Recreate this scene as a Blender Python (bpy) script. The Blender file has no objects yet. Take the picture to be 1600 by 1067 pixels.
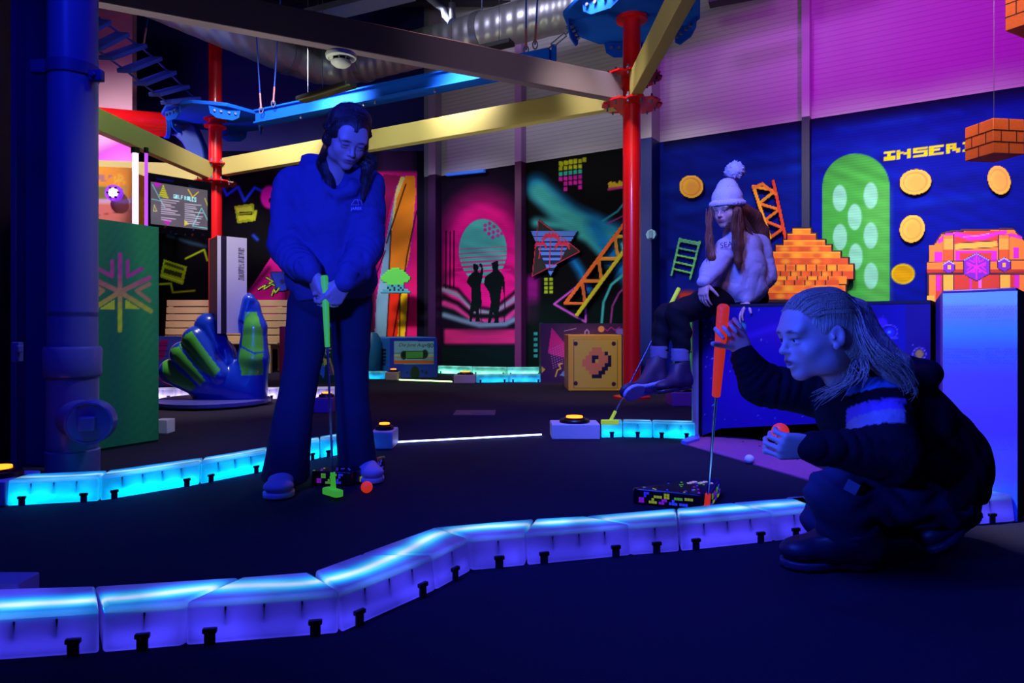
import bpy, bmesh, math, random
import numpy as np
from mathutils import Vector, Matrix
random.seed(7); RNG = np.random.default_rng(7)
SC = bpy.context.scene
COLL = SC.collection
F = 1067.0; HZ = 512.0; CZ = 0.67          # focal length in photo pixels, horizon row, eye height
PI = math.pi

# ------------------------------------------------------------------ points
def P(px, py, d):
    return Vector(((px-800)/F*d, d, CZ+(HZ-py)/F*d))
def G(px, py, z=0.0):
    d = (CZ-z)*F/(py-HZ)
    return Vector(((px-800)/F*d, d, z))
class Plane:
    def __init__(s, n, c):
        s.n = Vector(n).normalized(); s.c = c
    def hit(s, px, py, off=0.0):
        r = Vector(((px-800)/F, 1.0, (HZ-py)/F)); o = Vector((0, 0, CZ))
        t = (s.c-off-s.n.dot(o))/s.n.dot(r)
        return o+r*t
def plane_thru(a, b):      # vertical plane through two ground points
    d = (b-a); n = Vector((d.y, -d.x, 0)).normalized()
    if n.y < 0: n = -n
    return Plane(n, n.dot(a))

# ------------------------------------------------------------------ colour and materials
def lin(c):
    c = np.asarray(c, float)/255.0
    return np.where(c <= .04045, c/12.92, ((c+.055)/1.055)**2.4)
def L4(c): return (*[float(v) for v in lin(c)], 1.0)
MATS = {}
def mat(name, rgb, rough=.6, metal=0.0, emit=None, es=0.0, bump=0.0, bscale=60.0, spec=.5, coat=0.0, var=0.0):
    if name in MATS: return MATS[name]
    m = bpy.data.materials.new(name); m.use_nodes = True
    nt = m.node_tree; b = nt.nodes['Principled BSDF']
    b.inputs['Base Color'].default_value = L4(rgb)
    b.inputs['Roughness'].default_value = rough; b.inputs['Metallic'].default_value = metal
    b.inputs['Specular IOR Level'].default_value = spec
    b.inputs['Coat Weight'].default_value = coat
    if emit is not None:
        b.inputs['Emission Color'].default_value = L4(emit); b.inputs['Emission Strength'].default_value = es
    if bump or var:
        tc = nt.nodes.new('ShaderNodeTexCoord'); nz = nt.nodes.new('ShaderNodeTexNoise')
        nz.inputs['Scale'].default_value = bscale; nz.inputs['Detail'].default_value = 4
        nt.links.new(tc.outputs['Object'], nz.inputs['Vector'])
        if bump:
            bp = nt.nodes.new('ShaderNodeBump'); bp.inputs['Strength'].default_value = bump; bp.inputs['Distance'].default_value = .01
            nt.links.new(nz.outputs['Fac'], bp.inputs['Height']); nt.links.new(bp.outputs['Normal'], b.inputs['Normal'])
        if var:
            mx = nt.nodes.new('ShaderNodeMix'); mx.data_type = 'RGBA'
            mx.inputs[6].default_value = L4([v*(1-var) for v in rgb]); mx.inputs[7].default_value = L4([min(255, v*(1+var)) for v in rgb])
            nt.links.new(nz.outputs['Fac'], mx.inputs[0]); nt.links.new(mx.outputs[2], b.inputs['Base Color'])
    MATS[name] = m; return m
def vcmat(name, rough=.6, spec=.3, corr=0.0, bump=0.0, bscale=80.0, coat=0.0, fluo=0.0):
    """paint colours stored on the mesh, optional corrugation running along the wall"""
    if name in MATS: return MATS[name]
    m = bpy.data.materials.new(name); m.use_nodes = True
    nt = m.node_tree; b = nt.nodes['Principled BSDF']
    b.inputs['Roughness'].default_value = rough; b.inputs['Specular IOR Level'].default_value = spec
    b.inputs['Coat Weight'].default_value = coat; b.inputs['Emission Strength'].default_value = fluo
    at = nt.nodes.new('ShaderNodeAttribute'); at.attribute_name = 'Col'
    nt.links.new(at.outputs['Color'], b.inputs['Base Color'])
    if fluo: nt.links.new(at.outputs['Color'], b.inputs['Emission Color'])
    tc = nt.nodes.new('ShaderNodeTexCoord')
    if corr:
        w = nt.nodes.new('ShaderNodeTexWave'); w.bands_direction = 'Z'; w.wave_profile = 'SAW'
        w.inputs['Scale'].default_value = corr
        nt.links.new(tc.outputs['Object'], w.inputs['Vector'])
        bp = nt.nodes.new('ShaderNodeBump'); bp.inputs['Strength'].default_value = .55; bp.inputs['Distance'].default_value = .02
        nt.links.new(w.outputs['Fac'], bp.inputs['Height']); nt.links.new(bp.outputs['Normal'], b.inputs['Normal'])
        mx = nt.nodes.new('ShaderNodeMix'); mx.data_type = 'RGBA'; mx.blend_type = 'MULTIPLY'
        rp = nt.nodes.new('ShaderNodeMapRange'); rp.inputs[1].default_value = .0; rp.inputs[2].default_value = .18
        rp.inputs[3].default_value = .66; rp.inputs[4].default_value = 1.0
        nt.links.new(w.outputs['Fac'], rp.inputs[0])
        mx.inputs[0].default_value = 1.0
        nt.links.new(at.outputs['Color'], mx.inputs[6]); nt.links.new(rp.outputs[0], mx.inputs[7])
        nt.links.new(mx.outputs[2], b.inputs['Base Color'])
    elif bump:
        nz = nt.nodes.new('ShaderNodeTexNoise'); nz.inputs['Scale'].default_value = bscale; nz.inputs['Detail'].default_value = 4
        nt.links.new(tc.outputs['Object'], nz.inputs['Vector'])
        bp = nt.nodes.new('ShaderNodeBump'); bp.inputs['Strength'].default_value = bump; bp.inputs['Distance'].default_value = .01
        nt.links.new(nz.outputs['Fac'], bp.inputs['Height']); nt.links.new(bp.outputs['Normal'], b.inputs['Normal'])
    MATS[name] = m; return m
def emat(name, rgb, s):
    if name in MATS: return MATS[name]
    m = bpy.data.materials.new(name); m.use_nodes = True; nt = m.node_tree
    b = nt.nodes['Principled BSDF']; b.inputs['Base Color'].default_value = (0, 0, 0, 1)
    b.inputs['Emission Color'].default_value = L4(rgb); b.inputs['Emission Strength'].default_value = s
    MATS[name] = m; return m

# ------------------------------------------------------------------ objects
def tag(o, label=None, cat=None, group=None, kind=None):
    if label: o['label'] = label
    if cat: o['category'] = cat
    if group: o['group'] = group
    if kind: o['kind'] = kind
    return o
def thing(name, label, cat, loc=(0, 0, 0), group=None):
    o = bpy.data.objects.new(name, None); o.empty_display_size = .1; COLL.objects.link(o); o.location = loc
    return tag(o, label, cat, group)
def link(o, parent=None):
    COLL.objects.link(o)
    if parent is not None:
        o.parent = parent
        o.matrix_parent_inverse = Matrix.Translation(parent_world(parent)).inverted()
    return o
def parent_world(p):
    return Vector(p.location) if p.parent is None else Vector((0, 0, 0))
def mesh_from(name, V, Fc, m, parent=None, smooth=False, col=None, bevel=0.0, vcol=None, bseg=2):
    me = bpy.data.meshes.new(name)
    V = np.asarray(V, np.float32)
    if isinstance(Fc, np.ndarray) and Fc.ndim == 2:
        k = Fc.shape[1]; n = len(Fc)
        me.vertices.add(len(V)); me.vertices.foreach_set('co', V.ravel())
        me.loops.add(n*k); me.loops.foreach_set('vertex_index', Fc.ravel().astype(np.int32))
        me.polygons.add(n); me.polygons.foreach_set('loop_start', np.arange(0, n*k, k, dtype=np.int32))
        me.polygons.foreach_set('loop_total', np.full(n, k, np.int32))
        me.update(calc_edges=True); me.validate()
    else:
        me.from_pydata([tuple(map(float, v)) for v in V], [], [tuple(map(int, f)) for f in Fc]); me.update()
    me.materials.append(m)
    if smooth: me.polygons.foreach_set('use_smooth', np.ones(len(me.polygons), bool))
    if col is not None:      # one colour per face, linear
        a = me.color_attributes.new('Col', 'FLOAT_COLOR', 'CORNER')
        lt = np.empty(len(me.polygons), np.int32); me.polygons.foreach_get('loop_total', lt)
        c = np.repeat(np.c_[np.asarray(col), np.ones(len(col))], lt, axis=0).astype(np.float32)
        a.data.foreach_set('color', c.ravel())
    if vcol is not None:
        a = me.color_attributes.new('Col', 'FLOAT_COLOR', 'POINT')
        a.data.foreach_set('color', np.c_[np.asarray(vcol), np.ones(len(vcol))].astype(np.float32).ravel())
    o = bpy.data.objects.new(name, me)
    link(o, parent)
    if bevel:
        b = o.modifiers.new('bevel', 'BEVEL'); b.width = bevel; b.segments = bseg; b.limit_method = 'ANGLE'; b.angle_limit = .6
        for p in me.polygons: p.use_smooth = True
        try:
            me.set_sharp_from_angle(angle=.7)
        except Exception: pass
    return o
class MB:
    def __init__(s): s.v = []; s.f = []; s.c = []
    def add(s, vs, fs, col=None):
        n = len(s.v); s.v += [Vector(v) for v in vs]; s.f += [tuple(i+n for i in f) for f in fs]
        s.c += [col]*len(fs); return s
    def split(s):
        s.marks = getattr(s, 'marks', [])+[(len(s.v), len(s.f))]
        return s
    def build_each(s, name, m, parent=None, bevel=0.0, smooth=False):
        mk = s.marks+[(len(s.v), len(s.f))]; out = []
        for (v0, f0), (v1, f1) in zip(mk[:-1], mk[1:]):
            if f1 == f0: continue
            q = MB(); q.v = s.v[v0:v1]; q.f = [tuple(i-v0 for i in f) for f in s.f[f0:f1]]; q.c = s.c[f0:f1]; out.append(q.build(name, m, parent, smooth, bevel))
        return out
    def box(s, c, size, R=None, col=None):
        c = Vector(c); x, y, z = [v/2 for v in size]
        vs = [Vector((a*x, b*y, d*z)) for a in (-1, 1) for b in (-1, 1) for d in (-1, 1)]
        if R is not None: vs = [R @ v for v in vs]
        return s.add([c+v for v in vs], [(0, 1, 3, 2), (4, 6, 7, 5), (0, 4, 5, 1), (2, 3, 7, 6), (0, 2, 6, 4), (1, 5, 7, 3)], col)
    def bar(s, a, b, w, h, col=None, up=Vector((0, 0, 1))):
        a, b = Vector(a), Vector(b); d = (b-a); L = d.length; d.normalize()
        x = d.cross(up)
        if x.length < 1e-4: x = Vector((1, 0, 0))
        x.normalize(); z = x.cross(d)
        R = Matrix((x, d, z)).transposed()
        return s.box((a+b)/2, (w, L, h), R, col)
    def cyl(s, a, b, r, r2=None, n=20, col=None, cap=True):
        a, b = Vector(a), Vector(b); r2 = r if r2 is None else r2
        d = (b-a).normalized(); x = d.orthogonal().normalized(); y = d.cross(x)
        vs = []
        for p, rr in ((a, r), (b, r2)):
            for i in range(n):
                t = 2*PI*i/n; vs.append(p+(x*math.cos(t)+y*math.sin(t))*rr)
        fs = [(i, (i+1) % n, n+(i+1) % n, n+i) for i in range(n)]
        if cap: fs += [tuple(range(n-1, -1, -1)), tuple(range(n, 2*n))]
        return s.add(vs, fs, col)
    def tube(s, pts, r, n=10, col=None, closed=False):
        pts = [Vector(p) for p in pts]; rs = r if hasattr(r, '__len__') else [r]*len(pts)
        vs = []; N = len(pts); x = None
        for i, p in enumerate(pts):
            t = (pts[min(i+1, N-1)]-pts[max(i-1, 0)]).normalized()
            if x is None: x = t.orthogonal().normalized()
            x = (x-t*x.dot(t)).normalized(); y = t.cross(x)
            for k in range(n):
                a = 2*PI*k/n; vs.append(p+(x*math.cos(a)+y*math.sin(a))*rs[i])
        fs = [(i*n+k, i*n+(k+1) % n, (i+1)*n+(k+1) % n, (i+1)*n+k) for i in range(N-1) for k in range(n)]
        fs += [tuple(range(n-1, -1, -1)), tuple(range((N-1)*n, N*n))]
        return s.add(vs, fs, col)
    def prism(s, poly, ext, col=None):      # poly: 3d points, ext: extrusion vector
        n = len(poly); ext = Vector(ext); poly = [Vector(p) for p in poly]
        vs = poly+[p+ext for p in poly]
        fs = [tuple(range(n)), tuple(range(2*n-1, n-1, -1))]+[(i, i+n, (i+1) % n+n, (i+1) % n) for i in range(n)]
        return s.add(vs, fs, col)
    def sphere(s, c, r, nu=20, nv=12, col=None, sc=(1, 1, 1)):
        c = Vector(c); vs = []; fs = []
        for j in range(nv+1):
            for i in range(nu):
                a = 2*PI*i/nu; b = PI*j/nv
                vs.append(c+Vector((math.sin(b)*math.cos(a)*sc[0], math.sin(b)*math.sin(a)*sc[1], math.cos(b)*sc[2]))*r)
        for j in range(nv):
            for i in range(nu): fs.append((j*nu+i, (j+1)*nu+i, (j+1)*nu+(i+1) % nu, j*nu+(i+1) % nu))
        return s.add(vs, fs, col)
    def lathe(s, c, prof, n=32, axis=Vector((0, 0, 1)), col=None):
        c = Vector(c); ax = axis.normalized(); x = ax.orthogonal().normalized(); y = ax.cross(x); vs = []; fs = []
        for (r, z) in prof:
            for i in range(n):
                a = 2*PI*i/n; vs.append(c+ax*z+(x*math.cos(a)+y*math.sin(a))*r)
        for j in range(len(prof)-1):
            for i in range(n): fs.append((j*n+i, j*n+(i+1) % n, (j+1)*n+(i+1) % n, (j+1)*n+i))
        return s.add(vs, fs, col)
    def build(s, name, m, parent=None, smooth=False, bevel=0.0, bseg=2):
        me = bpy.data.meshes.new(name); me.from_pydata([tuple(v) for v in s.v], [], s.f); me.update()
        bm = bmesh.new(); bm.from_mesh(me); bmesh.ops.recalc_face_normals(bm, faces=bm.faces); bm.to_mesh(me); bm.free()
        me.materials.append(m)
        if any(c is not None for c in s.c):
            a = me.color_attributes.new('Col', 'FLOAT_COLOR', 'CORNER'); i = 0
            for p, c in zip(me.polygons, s.c):
                cc = L4(c if c is not None else (128, 128, 128))
                for _ in range(p.loop_total): a.data[i].color = cc; i += 1
        if smooth or bevel:
            me.polygons.foreach_set('use_smooth', np.ones(len(me.polygons), bool))
            try: me.set_sharp_from_angle(angle=.7)
            except Exception: pass
        o = bpy.data.objects.new(name, me); link(o, parent)
        if bevel:
            b = o.modifiers.new('bevel', 'BEVEL'); b.width = bevel; b.segments = bseg; b.limit_method = 'ANGLE'; b.angle_limit = .6
        return o
def arc(c, r, a0, a1, n, ux, uy):
    return [Vector(c)+Vector(ux)*r*math.cos(a0+(a1-a0)*i/n)+Vector(uy)*r*math.sin(a0+(a1-a0)*i/n) for i in range(n+1)]

# ------------------------------------------------------------------ paint: mural colours evaluated on wall points
class Paint:
    def __init__(s, X, Y, base):
        s.X = np.asarray(X, float); s.Y = np.asarray(Y, float)
        s.C = np.tile(np.asarray(base, float), (s.X.size, 1)).reshape(s.X.shape+(3,))
        s.A = np.ones(s.X.shape)
    def mix(s, a, col, painted=True):
        a = np.clip(a, 0, 1)[..., None]; s.C = s.C*(1-a)+np.asarray(col, float)*a
        s.A = np.maximum(s.A, a[..., 0])
    def sub(s, x0, y0, x1, y1): return (s.X >= x0) & (s.X <= x1) & (s.Y >= y0) & (s.Y <= y1)
    def rect(s, x0, y0, x1, y1, col, a=1.0, soft=0.0, k=0.0):
        Yk = s.Y-k*(s.X-x0)
        if soft:
            f = lambda v: np.clip(v/soft+.5, 0, 1)
            m = f(s.X-x0)*f(x1-s.X)*f(Yk-y0)*f(y1-Yk)
        else: m = ((s.X >= x0) & (s.X <= x1) & (Yk >= y0) & (Yk <= y1)).astype(float)
        s.mix(m*a, col)
    def ell(s, cx, cy, rx, ry, col, soft=.04, a=1.0, rot=0.0):
        dx = s.X-cx; dy = s.Y-cy; c, q = math.cos(rot), math.sin(rot)
        r = np.sqrt(((dx*c+dy*q)/rx)**2+((-dx*q+dy*c)/ry)**2)
        s.mix(np.clip((1+soft-r)/(2*soft), 0, 1)*a, col)
    def inpoly(s, pts):
        m = np.zeros(s.X.shape, bool); n = len(pts)
        for i in range(n):
            x1, y1 = pts[i]; x2, y2 = pts[(i+1) % n]
            if y1 == y2: continue
            c = ((s.Y < y1) != (s.Y < y2)) & (s.X < (x2-x1)*(s.Y-y1)/(y2-y1)+x1)
            m ^= c
        return m
    def poly(s, pts, col, a=1.0): s.mix(s.inpoly(pts)*a, col)
    def line(s, pts, w, col, soft=.8, a=1.0, closed=False):
        if closed: pts = list(pts)+[pts[0]]
        D = np.full(s.X.shape, 1e9)
        for (x1, y1), (x2, y2) in zip(pts[:-1], pts[1:]):
            vx, vy = x2-x1, y2-y1; L = vx*vx+vy*vy+1e-9
            t = np.clip(((s.X-x1)*vx+(s.Y-y1)*vy)/L, 0, 1)
            D = np.minimum(D, np.hypot(s.X-x1-t*vx, s.Y-y1-t*vy))
        s.mix(np.clip((w/2+soft-D)/(2*soft), 0, 1)*a, col)
    def bits(s, rows, x0, y0, cw, ch, col, k=0.0):
        for j, r in enumerate(rows):
            for i, ch_ in enumerate(r):
                if ch_ != ' ' and ch_ != '.':
                    xa = x0+i*cw; s.poly([(xa, y0+j*ch+k*i*cw), (xa+cw+.3, y0+j*ch+k*(i+1)*cw), (xa+cw+.3, y0+(j+1)*ch+.3+k*(i+1)*cw), (xa, y0+(j+1)*ch+.3+k*i*cw)], col)
    def noise(s, amp, sx, sy, seed=0):
        r = np.random.default_rng(seed); v = np.zeros(s.X.shape)
        for _ in range(6):
            v += np.sin(s.X/sx*r.uniform(.5, 1.6)+s.Y/sy*r.uniform(.5, 1.6)*r.choice([-1, 1])+r.uniform(0, 6))
        s.C = np.clip(s.C*(1+amp*v[..., None]/3), 0, 255)
def px_of(Pw):
    Pw = np.asarray(Pw); return 800+Pw[:, 0]/Pw[:, 1]*F, HZ-(Pw[:, 2]-CZ)/Pw[:, 1]*F
def painted_wall(name, a, b, z0, z1, step, paintfn, m, parent=None, thick=0.0):
    """a grid of paint cells between ground points a and b"""
    a, b = Vector(a), Vector(b); L = (b-a).length; nx = max(2, int(L/step)+1); nz = max(2, int((z1-z0)/step)+1)
    t = np.linspace(0, 1, nx); z = np.linspace(z0, z1, nz)
    T, Z = np.meshgrid(t, z, indexing='ij')
    V = np.c_[(a.x+(b.x-a.x)*T).ravel(), (a.y+(b.y-a.y)*T).ravel(), Z.ravel()]
    X, Y = px_of(V); p = paintfn(X, Y, V)
    i = np.arange(nx-1)[:, None]*nz+np.arange(nz-1)[None, :]
    i = i.ravel(); Q = np.c_[i, i+nz, i+nz+1, i+1]
    o = mesh_from(name, V, Q, m, parent, vcol=lin(p.C.reshape(-1, 3)))
    return o
def board(name, plane, x0, y0, x1, y1, cell, paintfn, m, parent=None, thick=.025, off=.03, edge=(20, 8, 12)):
    """cut-out board: square cells wherever the paint function leaves something, with real thickness"""
    nx = int(round((x1-x0)/cell)); ny = int(round((y1-y0)/cell))
    X, Y = np.meshgrid(x0+(np.arange(nx)+.5)*cell, y0+(np.arange(ny)+.5)*cell, indexing='ij')
    p = Paint(X, Y, (0, 0, 0)); p.A[:] = 0; paintfn(p)
    M = p.A > .5; vid = {}; V = []; Fc = []; C = []
    n = plane.n
    def vert(i, j, k):
        key = (i, j, k)
        if key not in vid:
            vid[key] = len(V); V.append(plane.hit(x0+i*cell, y0+j*cell, off)-n*thick if k else plane.hit(x0+i*cell, y0+j*cell, off))
        return vid[key]
    ec = lin(edge)
    for i in range(nx):
        for j in range(ny):
            if not M[i, j]: continue
            c = lin(p.C[i, j])
            Fc.append((vert(i, j, 1), vert(i, j+1, 1), vert(i+1, j+1, 1), vert(i+1, j, 1))); C.append(c)
            Fc.append((vert(i, j, 0), vert(i+1, j, 0), vert(i+1, j+1, 0), vert(i, j+1, 0))); C.append(ec)
            for di, dj, e in ((-1, 0, ((i, j), (i, j+1))), (1, 0, ((i+1, j+1), (i+1, j))), (0, -1, ((i+1, j), (i, j))), (0, 1, ((i, j+1), (i+1, j+1)))):
                a, b = i+di, j+dj
                if a < 0 or b < 0 or a >= nx or b >= ny or not M[a, b]:
                    (p1, q1), (p2, q2) = e
                    Fc.append((vert(p1, q1, 0), vert(p2, q2, 0), vert(p2, q2, 1), vert(p1, q1, 1))); C.append(ec)
    return mesh_from(name, V, np.array(Fc), m, parent, col=np.array(C))

# ------------------------------------------------------------------ implicit surfaces for bodies, cloth, hair and sculpture
class SDF:
    def __init__(s, lo, hi, res, k=.02):
        s.lo = np.array(lo, float); s.res = res; s.k = k
        s.n = np.maximum(4, np.ceil((np.array(hi)-s.lo)/res).astype(int)+1)
        s.f = np.full(tuple(s.n), .5, np.float32)
    def block(s, lo, hi, pad):
        a = np.clip(np.floor((np.array(lo)-pad-s.lo)/s.res).astype(int), 0, s.n-1)
        b = np.clip(np.ceil((np.array(hi)+pad-s.lo)/s.res).astype(int)+1, 1, s.n)
        if np.any(b <= a): return None, None
        sl = tuple(slice(a[i], b[i]) for i in range(3))
        ax = [s.lo[i]+np.arange(a[i], b[i])*s.res for i in range(3)]
        X, Y, Z = np.meshgrid(*ax, indexing='ij', sparse=True)
        return sl, (X.astype(np.float32), Y.astype(np.float32), Z.astype(np.float32))
    def comb(s, sl, d, k, op):
        k = s.k if k is None else k; g = s.f[sl]
        if op == 'sub': d = -d; h = np.maximum(k-np.abs(g-d), 0)/max(k, 1e-6); s.f[sl] = np.maximum(g, d)+h*h*k*.25
        elif op == 'int': s.f[sl] = np.maximum(g, d)
        else: h = np.maximum(k-np.abs(g-d), 0)/max(k, 1e-6); s.f[sl] = np.minimum(g, d)-h*h*k*.25
    def cone(s, a, b, ra, rb=None, k=None, op='add'):
        rb = ra if rb is None else rb; a = np.array(a, float); b = np.array(b, float); rm = max(ra, rb)
        kk = s.k if k is None else k
        sl, g = s.block(np.minimum(a, b)-rm, np.maximum(a, b)+rm, kk+s.res*2)
        if sl is None: return s
        ab = b-a; L = float(ab@ab)+1e-12
        px, py, pz = g[0]-a[0], g[1]-a[1], g[2]-a[2]
        t = np.clip((px*ab[0]+py*ab[1]+pz*ab[2])/L, 0, 1)
        d = np.sqrt((px-t*ab[0])**2+(py-t*ab[1])**2+(pz-t*ab[2])**2)-(ra+(rb-ra)*t)
        s.comb(sl, d, k, op); return s
    def ell(s, c, r, R=None, k=None, op='add'):
        c = np.array(c, float); r = np.array(r, float); rm = float(r.max()); kk = s.k if k is None else k
        sl, g = s.block(c-rm, c+rm, kk+s.res*2)
        if sl is None: return s
        p = [g[0]-c[0], g[1]-c[1], g[2]-c[2]]
        if R is not None:
            M = np.array(R, float)   # columns are the local axes
            p = [p[0]*M[0, i]+p[1]*M[1, i]+p[2]*M[2, i] for i in range(3)]
        k0 = np.sqrt((p[0]/r[0])**2+(p[1]/r[1])**2+(p[2]/r[2])**2)
        k1 = np.sqrt((p[0]/r[0]**2)**2+(p[1]/r[1]**2)**2+(p[2]/r[2]**2)**2)+1e-9
        s.comb(sl, (k0*(k0-1)/k1), k, op); return s
    def boxy(s, c, h, R=None, rd=.01, k=None, op='add'):
        c = np.array(c, float); h = np.array(h, float); rm = float(np.linalg.norm(h)); kk = s.k if k is None else k
        sl, g = s.block(c-rm, c+rm, kk+s.res*2)
        if sl is None: return s
        p = [g[0]-c[0], g[1]-c[1], g[2]-c[2]]
        if R is not None:
            M = np.array(R, float); p = [p[0]*M[0, i]+p[1]*M[1, i]+p[2]*M[2, i] for i in range(3)]
        q = [np.abs(p[i])-(h[i]-rd) for i in range(3)]
        d = np.sqrt(np.maximum(q[0], 0)**2+np.maximum(q[1], 0)**2+np.maximum(q[2], 0)**2)+np.minimum(np.maximum(np.maximum(q[0], q[1]), q[2]), 0)-rd
        s.comb(sl, d, k, op); return s
    def chain(s, pts, rs, k=None, op='add'):
        for i in range(len(pts)-1): s.cone(pts[i], pts[i+1], rs[i], rs[i+1], k, op)
        return s
    def half(s, c, n, lo=None, hi=None):      # keep only the side where (p-c).n < 0
        sl, g = s.block(s.lo if lo is None else lo, s.lo+s.n*s.res if hi is None else hi, 0)
        d = (g[0]-c[0])*n[0]+(g[1]-c[1])*n[1]+(g[2]-c[2])*n[2]
        s.f[sl] = np.maximum(s.f[sl], d); return s
    def warp(s, fn):
        idx = np.abs(s.f) < .06
        I = np.argwhere(idx); Pw = s.lo+I*s.res
        s.f[idx] += fn(Pw).astype(np.float32); return s
    def extract(s):
        f = s.f; ins = f < 0; n = s.n
        c = [ins[i:n[0]-1+i, j:n[1]-1+j, k:n[2]-1+k] for i in (0, 1) for j in (0, 1) for k in (0, 1)]
        cnt = sum(x.astype(np.int8) for x in c); mixed = (cnt > 0) & (cnt < 8)
        I = np.argwhere(mixed); ident = np.full(mixed.shape, -1, np.int64); ident[mixed] = np.arange(len(I))
        acc = np.zeros((len(I), 3)); num = np.zeros(len(I))
        off = [(i, j, k) for i in (0, 1) for j in (0, 1) for k in (0, 1)]
        val = {o: f[I[:, 0]+o[0], I[:, 1]+o[1], I[:, 2]+o[2]].astype(float) for o in off}
        for o in off:
            for ax in range(3):
                if o[ax]: continue
                q = list(o); q[ax] = 1; q = tuple(q); va, vb = val[o], val[q]
                m = (va < 0) != (vb < 0); t = np.where(m, va/(va-vb+1e-20), 0)
                p = np.tile(np.array(o, float), (len(I), 1)); p[:, ax] = t
                acc[m] += p[m]; num += m
        V = s.lo+(I+acc/np.maximum(num, 1)[:, None])*s.res
        Q = []
        for ax in range(3):
            a = [slice(None)]*3; b = [slice(None)]*3; a[ax] = slice(0, -1); b[ax] = slice(1, None)
            ch = ins[tuple(a)] != ins[tuple(b)]; E = np.argwhere(ch)
            u, w = (ax+1) % 3, (ax+2) % 3
            ok = (E[:, u] > 0) & (E[:, w] > 0) & (E[:, u] < n[u]-1) & (E[:, w] < n[w]-1); E = E[ok]
            def at(du, dw):
                e = E.copy(); e[:, u] -= du; e[:, w] -= dw; return ident[e[:, 0], e[:, 1], e[:, 2]]
            q = np.c_[at(1, 1), at(0, 1), at(0, 0), at(1, 0)]
            fl = ~ins[E[:, 0], E[:, 1], E[:, 2]]; q[fl] = q[fl][:, ::-1]; Q.append(q)
        return V, np.concatenate(Q)
    def build(s, name, m, parent=None, colfn=None):
        V, Q = s.extract()
        return mesh_from(name, V, Q, m, parent, smooth=True, vcol=colfn(V) if colfn else None)
def wrinkle(amp, scale, seed, dirs=((1, 0, 0), (0, 0, 1), (.5, .5, .7)), sharp=1.0):
    r = np.random.default_rng(seed)
    W = [(np.array(r.choice(len(dirs))), r.uniform(.5, 1.3), r.uniform(0, 6), r.normal(0, .28, 3)) for _ in range(4)]
    def fn(p):
        v = 0
        for di, fr, ph, jit in W:
            d = np.array(dirs[int(di)], float)+jit; a = np.sin((p@d)*fr/scale*3.14+ph+1.6*np.sin((p@jit)*9/scale*.35))
            e = .5+.5*np.sin((p@np.array((jit[2]*2+.6, jit[0], jit[1]*2)))*3.0/scale+ph*2)
            v = v+(1-2*np.sqrt(np.abs(a)))*e
        return amp*v/2.2
    return fn
def wrinkle_old(amp, scale, seed, dirs=((1, 0, 0), (0, 0, 1), (.5, .5, .7)), sharp=1.0):
    r = np.random.default_rng(seed)
    W = [(np.array(r.choice(len(dirs))), r.uniform(.7, 1.8), r.uniform(0, 6), r.normal(0, .5, 3)) for _ in range(7)]
    def fn(p):
        v = 0
        for di, fr, ph, jit in W:
            d = np.array(dirs[int(di)], float)+jit; v = v+np.sin((p@d)*fr/scale*6.28+ph+1.3*np.sin((p@jit)*6.28/scale*.6))
        return amp*v/4
    return fn
# ================================================================== camera and view
cam = bpy.data.cameras.new('camera'); camo = bpy.data.objects.new('camera', cam); COLL.objects.link(camo)
cam.sensor_width = 36; cam.lens = F/1600*36; cam.clip_start = .05; cam.clip_end = 100
cam.shift_y = -(533.5-HZ)/1600
camo.location = (0, 0, CZ); camo.rotation_euler = (PI/2, 0, 0); SC.camera = camo
SC.view_settings.view_transform = 'Standard'; SC.view_settings.look = 'None'; SC.view_settings.gamma = 1
SC.view_settings.exposure = 0; SC.view_settings.use_curve_mapping = False
w = bpy.data.worlds.new('world'); SC.world = w; w.use_nodes = True
w.node_tree.nodes['Background'].inputs[0].default_value = (.012, .016, .30, 1); w.node_tree.nodes['Background'].inputs[1].default_value = .09
SC.cycles.use_denoising = True; SC.cycles.max_bounces = 6; SC.cycles.sample_clamp_indirect = 3.0

# ================================================================== the room
WR = Plane((.5430, .8397, 0), 8.814)                    # long mural wall on the right
CORN = Vector((-1.273, 11.32, 0)); REND = WR.hit(1700, 512); REND.z = 0
WALLTOP = 3.17
WL = Plane((0, 1, 0), 11.32)
m_floor = mat('carpet', (40, 36, 52), .95, bump=.5, bscale=220, spec=.1, var=.25)
fl = MB().add([(-12, -4, 0), (12, -4, 0), (12, 16, 0), (-12, 16, 0)], [(0, 1, 2, 3)]).build('floor', m_floor); tag(fl, kind='structure')
m_ceil = mat('ceiling_metal', (16, 15, 20), .7, bump=.1)
cb = MB().box((0, 6, 6.7), (24, 20, .1))
for i in range(34): cb.box((-11+i*.66, 6, 6.6), (.22, 20, .1))
tag(cb.build('ceiling', m_ceil), kind='structure')
m_joist = mat('roof_joist', (34, 26, 44), .55)
for i, (y0, z0) in enumerate(((8.9, 5.9), (10.6, 5.9), (7.3, 5.9))):
    j = MB().box((0, y0, z0-.2), (22, .18, .02)).box((0, y0, z0+.2), (22, .18, .02)).box((0, y0, z0), (22, .012, .4))
    tag(j.build('ceiling_joist', m_joist), 'dark steel roof joist crossing under the ceiling, %s' % ('the middle one', 'the farthest one', 'the nearest one')[i], 'joist', kind='structure')

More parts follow.
